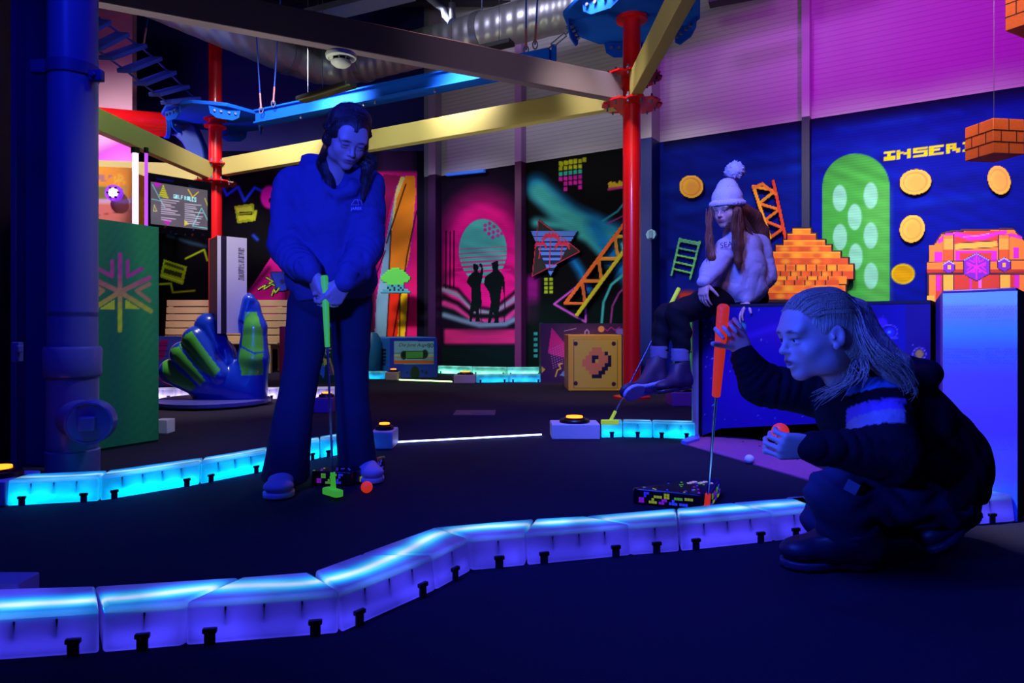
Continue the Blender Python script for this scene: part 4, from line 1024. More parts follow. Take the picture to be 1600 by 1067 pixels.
# ================================================================== giant cassette, patterned boxes
def rot_face(px0, d0, px1, d1): a, b = P(px0, 512, d0), P(px1, 512, d1); a.z = b.z = 0; return a, b
a, b = rot_face(609, 9.12, 683, 9.25); ls = P(587, 512, 9.75); ls.z = 0; th = ls-a; zt = CZ-(527-512)/F*9.15
def cass_paint(X, Y, V):
    p = Paint(X, Y, (16, 52, 190)); p.rect(615.5, 533, 677.5, 569, (130, 190, 220)); st = [(551, 1.4, (60, 170, 190)), (554, 2, (200, 214, 90)), (558, 1.4, (230, 150, 60)), (563, 5, (236, 110, 50))]
    for y, h, c in st: p.rect(615.5, y, 677.5, y+h, c)
    p.ell(631, 555, 5, 6.8, (14, 60, 40), .1); p.ell(664, 553, 5, 6.8, (14, 60, 40), .1); p.rect(631, 548, 664, 560.5, (14, 60, 40)); p.rect(634, 549.5, 661, 559.5, (90, 176, 80))
    p.ell(631, 555, 2.2, 3, (6, 20, 16), .2); p.ell(664, 553, 2.2, 3, (6, 20, 16), .2)
    p.ell(648.5, 583, 7, 11, (14, 30, 30), .06); p.poly([(627, 592), (631, 572), (668, 571), (672, 592)], (16, 60, 200), .5); p.ell(648.5, 583, 7, 11, (14, 30, 30), .06)
    p.ell(660, 580, 2, 2.4, (8, 20, 80), .3); p.ell(666, 582, 2.4, 2.8, (8, 20, 80), .3); p.ell(636, 582, 1.6, 2, (8, 20, 80), .3)
    return p
t = thing('giant_blue_cassette', 'giant blue cassette obstacle with striped label standing on the course', 'cassette', (a+b)/2+th/2)
painted_wall('cassette_label_face', a+Vector((0, -.006, 0)), b+Vector((0, -.006, 0)), .0, zt-.01, .006, cass_paint, vcmat('cassette_paint', .4, .5), t)
MB().prism([a, b, b+th, a+th], (0, 0, zt)).build('cassette_body', mat('cassette_blue', (30, 110, 200), .45), t, bevel=.02)
for i in range(5): z = CZ-(545.5+i*5.4-512)/F*9.4; MB().bar(a+th*.25+Vector((-.006, 0, z)), a+th*.8+Vector((-.006, 0, z)), .012, .012).build('vent_slot', m_black, t)
def text(name, body, loc, size, m, parent, R=None, ext=.001, font_shear=0):
    c = bpy.data.curves.new(name, 'FONT'); c.body = body; c.size = size; c.extrude = ext; c.align_x = 'CENTER'; c.align_y = 'CENTER'; c.shear = font_shear; c.materials.append(m)
    o = bpy.data.objects.new(name, c); link(o, parent); o.location = loc; o.rotation_euler = R if R is not None else (PI/2, 0, 0)
    bpy.context.view_layer.update(); me = bpy.data.meshes.new_from_object(o.evaluated_get(bpy.context.evaluated_depsgraph_get())); me.name = name
    n = bpy.data.objects.new(name, me); link(n, parent); n.location = loc; n.rotation_euler = o.rotation_euler; bpy.data.objects.remove(o)
    return n
text('title_lettering', 'Die June Auge', P(645, 539, 9.08), .065, mat('ink', (10, 30, 60), .6), t, font_shear=.3)
text('number_lettering', '80', P(672.5, 540, 9.1), .085, mat('ink', (10, 30, 60), .6), t)
a, b = rot_face(888, 7.2, 971, 7.2); hgt = CZ-(523-512)/F*7.2
def lucky_paint(X, Y, V):
    p = Paint(X, Y, (240, 176, 20)); p.rect(896.5, 531, 964.5, 603, (216, 160, 40)); p.line([(896.5, 531), (964.5, 531), (964.5, 606), (896.5, 606)], .8, (120, 70, 10), .3, closed=True)
    p.rect(897, 531, 964, 605.5, (232, 184, 40))
    for x, y in ((899.5, 537), (959, 537), (899.5, 599), (959, 600)): p.ell(x, y, 3.4, 3.4, (60, 20, 20), .05)
    o_, k_ = (238, 130, 60), (24, 12, 26)
    rows = ['...OOO...', '..OOOOOK.', '.OOKKOOOK', 'OOOK.OOOK', 'OOOOOOOKK', '.OOOOOKK.', '..OOOKK..', '...KKK...']
    for j, row in enumerate(rows):
        for i, ch in enumerate(row):
            if ch != '.': p.rect(910+i*5, 543+j*6, 915.2+i*5, 549.2+j*6, o_ if ch == 'O' else k_)
    return p
t = thing('yellow_block', 'square yellow block with dark corner studs beside red pole', 'block', (a+b)/2)
painted_wall('block_face', a+Vector((0, -.006, 0)), b+Vector((0, -.006, 0)), .01, hgt-.01, .005, lucky_paint, vcmat('yellow_paint', .45, .4), t)
MB().box(((a.x+b.x)/2, 7.2+.28, hgt/2), ((b-a).length, .56, hgt)).build('block_body', mat('yellow_board', (240, 160, 20), .5), t, bevel=.008)
a, b = rot_face(845, 8.3, 976, 8.3); hgt = CZ+7/F*8.3
def crate_paint(X, Y, V):
    p = Paint(X, Y, (44, 10, 66)); p.poly([(862, 512), (887, 542), (887, 560), (856, 552)], (190, 20, 120))
    for i in range(10):
        for j in range(9): p.ell(860+i*3.6+j*.6, 560-i*1.6+j*3.6-14, .9, .9, (150, 110, 190), .4)
    p.ell(939.5, 514, 5, 5, (240, 170, 70), .1); p.line([(944, 513), (949, 517), (955, 511), (961, 516), (968, 511)], 1, (190, 30, 130), .4)
    p.line([(868, 588), (871, 578), (876, 576), (873, 569), (878, 568)], 2, (220, 190, 70), .5); p.poly([(846, 572), (852, 577), (846, 583)], (200, 170, 60)); p.poly([(874, 587), (888, 571), (888, 588)], (90, 140, 200)); p.ell(969, 518, 7, 5, (110, 100, 190), .2)
    p.line([(914, 524), (914, 518), (917, 515), (920, 518), (920, 524)], 2, (150, 140, 190), .5); p.line([(882, 517), (900, 513)], 1, (180, 160, 190), .3); return p
t = thing('patterned_crate', 'dark purple patterned crate behind the yellow block', 'crate', (a+b)/2)
painted_wall('crate_face', a+Vector((0, -.006, 0)), b+Vector((0, -.006, 0)), .0, hgt-.01, .007, crate_paint, m_vc, t)
MB().box(((a.x+b.x)/2, 8.3+.3, hgt/2), ((b-a).length, .58, hgt)).build('crate_body', mat('crate_board', (28, 10, 40), .6), t)

def sign_paint(X, Y, V):
    p = Paint(X, Y, (70, 110, 220)); p.poly([(248, 532), (264, 530), (256, 560), (248, 562)], (200, 20, 130))
    for i in range(6): p.line([(246, 536+i*4), (262, 536+i*4)], .8, (30, 20, 90), .4)
    p.line([(246, 590), (264, 602)], 4, (220, 30, 130), 1); p.line([(248, 604), (266, 606)], 2, (20, 30, 120), 1); p.rect(300, 500, 420, 600, (30, 10, 40)); return p
a, b = rot_face(236, 7.9, 300, 7.9); t = thing('low_patterned_board', 'low blue and pink patterned board left of hand sculpture', 'board', (a+b)/2)
painted_wall('board_face', a+Vector((0, -.006, 0)), b+Vector((0, -.006, 0)), .0, CZ-(525-512)/F*7.9, .012, sign_paint, m_vc, t); MB().box(((a.x+b.x)/2, 7.95, .285), ((b-a).length, .1, .565)).build('board_core', m_black, t)
def star_paint(X, Y, V):
    p = Paint(X, Y, (10, 50, 34)); w_ = (170, 220, 170)
    for k in range(6): a_ = k*PI/6; p.line([(505-12*math.cos(a_), 545-12*math.sin(a_)), (505+12*math.cos(a_), 545+12*math.sin(a_))], 1.6, w_, .5)
    p.line([(492, 562), (500, 572), (508, 566)], 3, (60, 190, 60), 1); p.poly([(494, 575), (508, 570), (506, 592)], (40, 100, 200)); p.line([(515, 560), (522, 585)], 2, (210, 190, 60), .6); p.poly([(505, 558), (516, 566), (506, 572)], (210, 200, 60))
    for i in range(5): p.line([(512, 575+i*3), (522, 571+i*3)], .8, (200, 90, 120), .3)
    p.rect(400, 500, 446, 600, (150, 20, 90)); return p
a, b = rot_face(437, 8.3, 545, 8.3); t = thing('star_patterned_crate', 'dark green crate with pale star pattern behind woman\'s legs', 'crate', (a+b)/2)
painted_wall('crate_face', a+Vector((0, -.006, 0)), b+Vector((0, -.006, 0)), .0, CZ+2/F*8.3, .009, star_paint, m_vc, t); MB().box(((a.x+b.x)/2, 8.5, .33), ((b-a).length, .38, .67)).build('crate_body', m_black, t)
c = P(580, 512, 9.4); t = MB().lathe((c.x, c.y, 0), [(0, 0), (.1, 0), (.14, .06), (.15, .3), (.13, .52), (.08, .6), (0, .61)], 24).build('teal_drum', mat('teal_drum', (14, 90, 130), .4), smooth=True); tag(t, 'dark teal rounded drum left of giant blue cassette', 'drum')

# ================================================================== purple box, blue box, floor board
A_, C_ = Vector((1.136, 4.18, 0)), Vector((2.12, 3.46, 0)); B1, B2 = Vector((1.615, 2.56, 0)), Vector((1.747, 2.36, 0)); D_ = Vector((2.5, 3.25, 0)); ZT = .81
def space_paint(X, Y, V):
    p = Paint(X, Y, (34, 8, 140)); p.rect(1415, 400, 1475, 800, (50, 6, 110), 1, 4); p.ell(1160, 600, 60, 40, (60, 10, 160), .6, .7); p.ell(1120, 520, 30, 30, (16, 8, 110), .5, .8); p.ell(1240, 520, 70, 26, (80, 14, 150), .6, .6)
    p.ell(1330, 500, 44, 60, (20, 8, 110), .6, .8); r = np.random.default_rng(11)
    p.line([(1170, 525), (1230, 505), (1300, 495)], 8, (90, 40, 190), 4, .6)
    for i in range(150):
        p.ell(r.uniform(1092, 1470), r.uniform(480, 680), *(2*[r.uniform(.4, 1.3)]), [(150, 160, 230), (90, 60, 200), (200, 200, 190)][i % 3], .5, .9)
    for x, y in ((1115, 633), (1096, 549), (1112, 560)): p.line([(x-3, y), (x+3, y)], .7, (160, 190, 240), .3); p.line([(x, y-4), (x, y+4)], .7, (160, 190, 240), .3)
    for x in (1096, 1115): p.poly([(x, y_ := 489), (x+2, 495), (x+8, 499), (x+3, 501), (x+1.5, 505), (x-1.5, 505), (x-3, 501), (x-8, 499), (x-2, 495)], (60, 110, 220))
    p.ell(1160, 510, 5.5, 7, (70, 150, 150), .2); p.ell(1378, 506, 9, 10, (90, 40, 190), .2)
    p.ell(1389, 518, 14, 11, (150, 120, 220), .04); p.ell(1389, 518, 12.8, 9.8, (40, 14, 130), .06); p.ell(1390, 519, 8, 7, (60, 60, 200), .2); p.ell(1389.5, 518.5, 3, 2, (120, 200, 210), .2)
    p.line([(1376, 528), (1402, 528)], 3, (110, 90, 200), 1)
    p.ell(1436.5, 553, 10.5, 10.5, (220, 190, 220), .04); p.ell(1436.5, 553, 9.2, 9.2, (50, 6, 110), .05); p.ell(1436.5, 553, 6.5, 7, (230, 180, 60), .15); p.line([(1431, 562), (1443, 562)], 2.4, (230, 190, 170), .8)
    return p
t = thing('purple_space_box', 'purple box with starry print on which the girl in bobble hat sits', 'box', (A_+C_)/2)
nrm = Vector((.5905, .807, 0))
Lf = (C_-A_).length; uA = (C_-A_)/Lf
nx = 190; nz = 110; T, S = np.meshgrid(np.linspace(0, 1, nx), np.linspace(0, 1, nz), indexing='ij')
zlow = np.interp(T, [0, .12, .55, 1], [0, .067, .139, .17])
V = np.c_[(A_.x+(C_.x-A_.x)*T).ravel(), (A_.y+(C_.y-A_.y)*T).ravel(), (zlow+(ZT-.015-zlow)*S).ravel()]
X_, Y_ = px_of(V); pp = space_paint(X_, Y_, V); i_ = (np.arange(nx-1)[:, None]*nz+np.arange(nz-1)[None, :]).ravel()
mesh_from('printed_face', V, np.c_[i_, i_+nz, i_+nz+1, i_+1], vcmat('space_print', .4, .4), t, vcol=lin(pp.C.reshape(-1, 3)))
m_dkbl = mat('dark_blue_board', (10, 8, 40), .5)
z3 = Vector((0, 0, 1)); Ab, Cb = A_+nrm*.7, C_+nrm*.75
lo = [A_+nrm*.004, A_+nrm*.004+uA*Lf*.12+z3*.067, A_+nrm*.004+uA*Lf*.55+z3*.139, C_+nrm*.004+z3*.17, C_+nrm*.004+z3*(ZT-.02), A_+nrm*.004+z3*(ZT-.02)]
MB().prism(lo, nrm*.03).build('face_board', m_dkbl, t)
MB().prism([A_+z3*(ZT-.02), C_+z3*(ZT-.02), Cb+z3*(ZT-.02), Ab+z3*(ZT-.02)], z3*.02).build('box_top', m_dkbl, t)
MB().prism([A_, A_+nrm*.7, A_+nrm*.7+uA*.03, A_+uA*.03], z3*(ZT-.02)).build('end_board', m_dkbl, t)
MB().prism([Ab, Cb, Cb+nrm*.03, Ab+nrm*.03], z3*(ZT-.02)).build('back_board', m_dkbl, t)
MB().box(A_+Vector((-.018, -.012, (ZT-.02)/2)), (.036, .03, ZT-.02)).build('edge_trim', mat('pale_trim', (150, 180, 220), .35), t, bevel=.004)
def fade_paint(X, Y, V):
    p = Paint(X, Y, (112, 130, 225)); r = [(500, (60, 140, 235)), (535, (70, 90, 235)), (575, (86, 70, 225)), (640, (84, 64, 225)), (690, (90, 90, 235)), (760, (60, 130, 230))]  # cyan at the foot is glow, painted in below the printed fade
    for y, c in r: p.rect(1400, y, 1700, 900, c, .85, 30)
    p.rect(1400, 400, 1700, 478, (112, 168, 226), 1, 12)
    for rows, y0, c in ((6, 478, (70, 110, 220)), (6, 545, (60, 60, 210)), (6, 680, (60, 70, 220)), (5, 725, (60, 100, 225))):
        for j in range(rows):
            for i in range(30):
                x = 1474+i*4.2+(2.1 if j % 2 else 0)
                p.rect(x, y0+j*4.4-.02*i, x+1.7, y0+j*4.4+1.7-.02*i, c, .7)
    return p
t = thing('blue_fade_box', 'tall pale blue box end with dotted fade right of crouching girl', 'box', (B1+B2)/2)
painted_wall('faded_face', B1, B2, .0, ZT-.012, .0045, fade_paint, vcmat('fade_print', .45, .4), t)
MB().prism([B1+Vector((.004, .008, 0)), B2+Vector((.004, .008, 0)), D_, C_+Vector((.02, -.01, 0))], z3*ZT).build('box_body', mat('box_purple', (60, 16, 110), .45), t, bevel=.004)
t = MB().prism([G(1064, 693), G(1280, 756), G(1330, 768), G(1330, 752), G(1275, 731), G(1200, 693), G(1130, 676), G(1094, 682)], z3*.006).build('ramp_board', mat('ramp_board', (178, 90, 140), .5, var=.1)); tag(t, 'flat pinkish board on the floor at the tunnel under purple box', 'board')
hb = MB()
for x, y in ((1137, 684), (1161, 690), (1187, 697), (1246, 718), (1272, 738)): g_ = G(x, y, .007); hb.split().cyl(g_, g_+z3*.002, .006, n=10)
hb.build_each('screw_head', m_black, t)
w_ = MB().prism([G(1064, 693), G(1093, 680), G(1093, 690), G(1073, 696)], z3*.02).build('corner_wedge', mat('violet_wedge', (120, 110, 230), .4)); tag(w_, 'small lit violet corner wedge at foot of purple box', 'wedge')
t = MB().box(G(742, 645)+z3*.002, (.32, .3, .004)).box(G(748, 645)+z3*.005, (.12, .1, .004)).build('floor_hatch', mat('floor_hatch', (70, 60, 84), .4)); tag(t, 'small flush metal hatch in the dark floor', 'hatch')

# ================================================================== triangular blocks
def tri(L_, RF, RB, h, label, seed):
    t = thing('triangular_block', label, 'block', (L_+RF+RB)/3); pts = [L_, RF, RB]
    rp = []
    for i in range(3):
        a, b, c = pts[i-1], pts[i], pts[(i+1) % 3]
        for k in range(5): s_ = k/4; p0 = b.lerp(a, .045/(a-b).length); p1 = b.lerp(c, .045/(c-b).length); rp.append(p0.lerp(b, s_).lerp(b.lerp(p1, s_), s_))
    MB().prism(rp, z3*h).build('block_body', mat('black_vinyl', (14, 12, 26), .3, coat=.4), t, bevel=.008, bseg=3)
    r = random.Random(seed); cols = [(190, 210, 40), (110, 200, 60), (170, 40, 190), (60, 60, 220), (90, 60, 220), (60, 90, 230)]
    shapes = [[(0, 0), (1, 0), (2, 0), (1, 1)], [(0, 0), (1, 0), (0, 1), (1, 1)], [(0, 0), (1, 0), (2, 0)], [(0, 0), (0, 1), (1, 1)], [(0, 0), (1, 0), (1, 1), (2, 1)], [(0, 0)]]
    for (a, b) in ((L_, RF), (RF, RB)):
        u = (b-a).normalized(); n = Vector((u.y, -u.x, 0)); Lx = (b-a).length; x = .05; row = 0; q = MB()
        while x < Lx-.07:
            sh = r.choice(shapes); c = r.choice(cols); z0 = .008+(row % 2)*.022+r.uniform(0, .003); row += 1
            for (i, j) in sh:
                if z0+j*.0105 > h-.014: continue
                q.box(a+u*(x+i*.0105)+n*.0015+z3*(z0+j*.0105+.005), (.0092, .0092, .002), Matrix((u, z3, n)).transposed(), c)
            x += .019
        q.build('pixel_print', vcmat('fluorescent_pixel_print', .5, .4, fluo=.3), t)
    q = MB(); c = (L_+RF+RB)/3
    for i in range(26):
        s_, v_ = r.random(), r.random()
        if s_+v_ > 1: s_, v_ = 1-s_, 1-v_
        p_ = L_+(RF-L_)*s_*.86+(RB-L_)*v_*.86+(c-L_)*.08
        q.box(p_+z3*(h+.001), (.007, .007, .002), None, r.choice(cols))
    for i in range(7): q.box(c.lerp(RB, .35)+Vector((i*.014-.04, (i % 3)*.012, h+.001)), (.016, .014, .002), None, (230, 200, 190))
    q.build('top_print', vcmat('fluorescent_pixel_print', .5, .4, fluo=.3), t)
tri(G(980, 786), G(1108, 800), Vector((.855, 2.78, 0)), .06, 'black triangular bumper with coloured pixel print behind near curb', 4)
tri(G(479, 758), G(556, 760), Vector((-.60, 3.28, 0)), .06, 'black triangular bumper with pixel print between woman\'s feet', 8)

# ================================================================== cut-out boards on the mural wall
def coin(cx, cy, rx, ry, rot, label, c1=(244, 170, 52), c2=(226, 132, 40)):
    def f(p):
        p.ell(cx, cy, rx, ry, c1, .02, 1, rot); p.ell(cx, cy, rx*.78, ry*.78, c2, .04, 1, rot); p.ell(cx-1, cy, rx*.68, ry*.68, c1, .04, 1, rot); p.ell(cx+2, cy+2, rx*.6, ry*.6, (232, 146, 44), .3, .6, rot)
    tag(board('gold_coin', WR, cx-rx-4, cy-ry-4, cx+rx+4, cy+ry+4, 1.6, f, m_vc, edge=(150, 20, 20)), label, 'coin cutout', 'gold coins on the blue mural')
coin(1081, 292, 19, 18, 0, 'round gold pixel coin left of the bobble hat', (250, 190, 50)); coin(1430.5, 285, 25, 20, -.15, 'tilted gold pixel coin between green arch and brick block')
coin(1561, 282, 17.5, 23, -.3, 'narrow gold pixel coin below the brick block'); coin(1425.5, 358, 19.5, 22, .35, 'gold pixel coin just left above the treasure chest')
def lad(p):
    g = (74, 160, 110)
    p.line([(1063, 373), (1050, 430)], 3.6, g, .4); p.line([(1094, 378), (1079, 436)], 3.6, g, .4)
    for k in range(5): t_ = .05+k*.19; p.line([(1063-13*t_, 374+57*t_), (1094-15*t_, 380+58*t_)], 3.2, (70, 150, 110) if k < 2 else (96, 180, 90), .4)
    p.line([(1064, 374), (1095, 380)], 3, g, .4)
tag(board('green_ladder', WR, 1044, 366, 1102, 442, 1.3, lad, m_vc, thick=.02), 'small tilted green ladder cutout on the blue wall', 'ladder cutout')
def girder(p, a0, a1, b0, b1, n, w_, ca, cb):
    A0, A1, B0, B1_ = map(np.array, (a0, a1, b0, b1)); A0 = A0.astype(float); A1 = A1.astype(float); B0 = B0.astype(float); B1_ = B1_.astype(float)
    for k in range(n):
        q0, q1, q2 = A0+(A1-A0)*k/n, B0+(B1_-B0)*(k+.5)/n, A0+(A1-A0)*(k+1)/n; f = k/n
        c = np.array(ca)*(1-f)+np.array(cb)*f; p.line([q0, q1], w_*.9, c, .4); p.line([q1, q2], w_*.9, c*.9, .4)
    p.line([A0, A1], w_, ca, .4); p.line([B0, B1_], w_, cb, .4)
def g1(p):
    girder(p, (885, 474), (988, 335), (903, 492), (1006, 352), 4, 6.2, (206, 92, 20), (176, 168, 16))
tag(board('orange_girder', WR, 876, 322, 1014, 500, 1.5, g1, m_vc, thick=.03, off=.05), 'long slanted orange and yellow lattice girder behind the red pole', 'girder cutout')
def g2(p):
    girder(p, (1178, 292), (1204, 372), (1209, 284), (1228, 372), 3, 5.6, (236, 150, 16), (206, 50, 20)); p.line([(1178, 294), (1192, 288), (1212, 304)], 5, (220, 110, 20), .4)
tag(board('orange_girder', WR, 1168, 276, 1238, 380, 1.5, g2, m_vc, thick=.03, off=.05), 'short orange lattice girder behind the girl in bobble hat', 'girder cutout')
def palm(p):
    p.poly([(843, 343), (833, 433), (909, 394)], (34, 26, 22)); p.poly([(831, 361), (904, 361), (861, 432)], (14, 22, 66))
    for k, (ya, yb) in enumerate(((362, 369), (370.5, 377), (379, 384.5), (387, 391.5), (394, 398.5), (403, 407.5), (413, 418))):
        l = lambda y: 831+(y-361)*30/71; r_ = lambda y: 904-(y-361)*43/71
        p.poly([(l(ya), ya), (r_(ya), ya), (r_(yb), yb), (l(yb), yb)], (80, 132, 220))
    p.poly([(858, 424), (866, 424), (861.5, 432)], (80, 132, 220)); rd = (220, 34, 70)
    p.line([(843, 344), (833, 432), (908, 393)], 1.2, rd, .4, closed=True)
    for cx, cy, s_ in ((862, 370, 1), (846, 382, .7), (880, 382, .85)):
        for a_ in (-2.9, -2.4, -1.8, -1.2, -.6, -.2, .3, 2.8): p.line([(cx, cy), (cx+9*s_*math.cos(a_), cy+6*s_*math.sin(a_)), (cx+14*s_*math.cos(a_), cy+(9*math.sin(a_)+6)*s_)], 2.4*s_, rd, .5)
        p.line([(cx, cy), (cx-2, cy+46*s_ if s_ == 1 else cy+22)], 1.6, rd, .4)
tag(board('palm_triangle_sign', WR, 826, 338, 912, 438, 1.3, palm, m_vc, thick=.03, off=.04), 'blue striped triangle sign with red palm trees', 'sign')
def gblk(p):
    g = (80, 190, 62); tl = (60, 150, 160); u = 3.3
    rows = ['.....GGGG.....', '...GGGGGGGG...', '..GGGGGGGGGG..', '.GGGGGGGGGGGG.', 'GGGGGGGGGGGGGG', 'GGGGGGGGGGGGGG', '.GGGGGGGGGGGG.', '...GGGGGGGG...', '...TTKTTKTT...', '...KTTKTTKT...', '.TTTKTKTKTKTT.', 'TTTTTTTTTTTTTT']
    for j, row in enumerate(rows):
        for i, ch in enumerate(row):
            if ch != '.': p.rect(596+i*u, 419+j*u, 596+i*u+u+.1, 419+j*u+u+.1, {'G': g, 'T': tl, 'K': (10, 34, 30)}[ch])
PLF = Plane((0, 1, 0), 10.9)
tag(board('pixel_dome_sign', PLF, 594, 417, 644, 460, 1.65, gblk, m_vc, thick=.05, off=.1, edge=(20, 90, 60)), 'small green and teal pixel dome sign on the surfboard mural', 'sign')
def cst(p):
    p.poly([(424, 426), (448, 424), (450, 454), (436, 456), (424, 440)], (26, 60, 200)); p.line([(424, 426), (448, 424), (450, 454), (436, 456)], 1.4, (10, 10, 40), .5, closed=True); p.ell(443, 440, 4, 4, (14, 30, 110), .1)
    for pts in ([(418, 434), (428, 440), (422, 443), (430, 446)], [(406, 452), (416, 446), (414, 452), (424, 446)], [(426, 462), (430, 452), (432, 458), (438, 450)]): p.line(pts, 3.6, (12, 12, 16), .6); p.line(pts, 2, (190, 220, 50), .5)
tag(board('bolt_cassette_sign', PLF, 402, 420, 456, 468, 1.5, cst, m_vc, thick=.05, off=.1), 'small blue cassette sign with yellow lightning bolts beside woman\'s sleeve', 'sign')
def mound(p):
    o1, o2, o3, dk = (232, 126, 16), (200, 70, 14), (240, 170, 30), (40, 8, 16)
    lv = [(1240, 1268, 359), (1232, 1276, 367), (1226, 1290, 377), (1214, 1300, 385), (1206, 1314, 395), (1200, 1326, 404), (1197, 1333, 414), (1197, 1333, 424), (1199, 1324, 432), (1203, 1312, 438), (1194, 1322, 446), (1192, 1322, 458)]
    for i, (x0, x1, y) in enumerate(lv):
        p.rect(x0-2, y-2, x1+2, y+14, dk)
    for i, (x0, x1, y) in enumerate(lv):
        p.rect(x0, y, x1, y+12, [o1, o2][i % 2]); n = int((x1-x0)/16)
        for k in range(n): p.ell(x0+8+k*16+(i % 2)*5, y+5, 7, 4, [o3, (240, 100, 20), o2][(k+i) % 3], .5, .7)
        p.line([(x0, y), (x1, y)], 1, o3, .3, .7)
        for k in range(n): p.line([(x0+16*k+(i % 2)*8, y+1), (x0+16*k+(i % 2)*8, y+10)], 1.2, dk, .3, .8)
    p.rect(1192, 468, 1322, 474, dk)
tag(board('pixel_rock_mound', WR, 1186, 354, 1338, 480, 2, mound, m_vc, thick=.06, off=.08, edge=(70, 20, 10)), 'stepped orange pixel rock pile between girder and green arch', 'mound cutout')
def chest(p):
    K, O, OL, R_, V_, M1, M2 = (44, 6, 46), (232, 120, 40), (240, 170, 60), (196, 50, 40), (200, 20, 190), (120, 20, 190), (210, 90, 210)
    out = [(1449, 470), (1449, 411), (1452, 411), (1452, 392), (1458, 383), (1470, 365), (1484, 361), (1504, 359), (1548, 358), (1583, 357), (1600, 376), (1640, 390), (1640, 480), (1449, 480)]
    p.poly(out, K); p.poly([(1452, 409), (1454, 393), (1460, 385), (1472, 367), (1500, 363), (1548, 361), (1583, 360), (1598, 377), (1638, 392), (1638, 409)], O)
    p.poly([(1474, 382), (1480, 368), (1500, 363), (1562, 361), (1575, 375), (1560, 380)], R_)
    for pts, w_ in (([(1468, 378), (1480, 368), (1500, 368), (1520, 372), (1548, 368)], 6), ([(1495, 366), (1515, 374), (1540, 372), (1556, 366), (1570, 364)], 6), ([(1565, 372), (1580, 368), (1594, 372)], 5), ([(1480, 378), (1490, 376)], 4)): p.line(pts, w_, V_, 1)
    p.line([(1505, 371), (1530, 369), (1545, 366)], 1.4, (220, 130, 230), .5)
    p.rect(1452, 384, 1472, 409, O); p.rect(1460, 394, 1472, 409, V_)
    p.poly([(1493, 381), (1558, 377), (1558, 386), (1493, 391)], OL); p.line([(1493, 391), (1558, 387)], 1, K, .4); p.line([(1493, 381), (1558, 377)], 1, K, .4)
    p.rect(1492, 392, 1558, 409, V_); p.rect(1500, 396, 1548, 406, R_); p.rect(1578, 384, 1640, 409, O); p.rect(1582, 388, 1592, 404, V_)
    for x0 in (1474, 1560):
        p.rect(x0, 368, x0+16, 390, O); p.rect(x0, 374, x0+16, 390, OL, .7); p.rect(x0, 390, x0+16, 409, (220, 80, 30)); p.line([(x0, 368), (x0, 409)], 1.2, K, .4); p.line([(x0+16, 368), (x0+16, 409)], 1.2, K, .4)
    p.rect(1449, 410, 1640, 428, O); p.rect(1449, 422, 1640, 428, (180, 40, 30)); p.line([(1449, 410), (1640, 406)], 1.2, K, .4); p.line([(1449, 428), (1640, 426)], 1.4, K, .4)
    p.rect(1452, 430, 1640, 480, R_); p.rect(1452, 430, 1462, 480, O); p.rect(1474, 430, 1489, 480, OL); p.rect(1562, 430, 1577, 480, OL); p.rect(1592, 430, 1602, 480, O)
    p.rect(1463, 430, 1470, 455, V_, 1, 2); p.rect(1584, 430, 1592, 450, V_, 1, 2); p.rect(1514, 434, 1518, 456, V_); p.rect(1529, 434, 1534, 450, (220, 90, 220))
    p.line([(1473, 430), (1473, 480)], 1, K, .4); p.line([(1490, 430), (1490, 480)], 1, K, .4); p.line([(1561, 430), (1561, 480)], 1, K, .4); p.rect(1449, 462, 1460, 480, OL)
    for cx, cy, s_ in ((1483, 418, 11), (1568.5, 414.5, 12)):
        hx = [(cx+s_*math.sin(k*PI/3), cy-s_*math.cos(k*PI/3)) for k in range(6)]; p.poly(hx, K); hx = [(cx+(s_-1.5)*math.sin(k*PI/3), cy-(s_-1.5)*math.cos(k*PI/3)) for k in range(6)]; p.poly(hx, M1); p.line([hx[5], hx[0], hx[1]], 1.6, (190, 200, 240), .5); p.rect(cx-2.5, cy-3, cx+2.5, cy+3.6, OL)
    cx, cy, s_ = 1525.5, 418, 25; hx = [(cx+s_*.96*math.sin(k*PI/3), cy-s_*.9*math.cos(k*PI/3)) for k in range(6)]; p.poly(hx, K)
    hx = [(cx+22.5*math.sin(k*PI/3), cy-21*math.cos(k*PI/3)) for k in range(6)]; p.poly(hx, M1); p.line([hx[5], hx[0], hx[1]], 1.4, (160, 150, 230), .4); leaf(p, cx, cy, .31, (216, 20, 190), (216, 20, 190))
tag(board('treasure_chest_sign', WR, 1440, 350, 1640, 482, 1.7, chest, m_vc, thick=.06, off=.08), 'orange pixel treasure chest with purple hexagon lock at the right', 'treasure chest cutout')
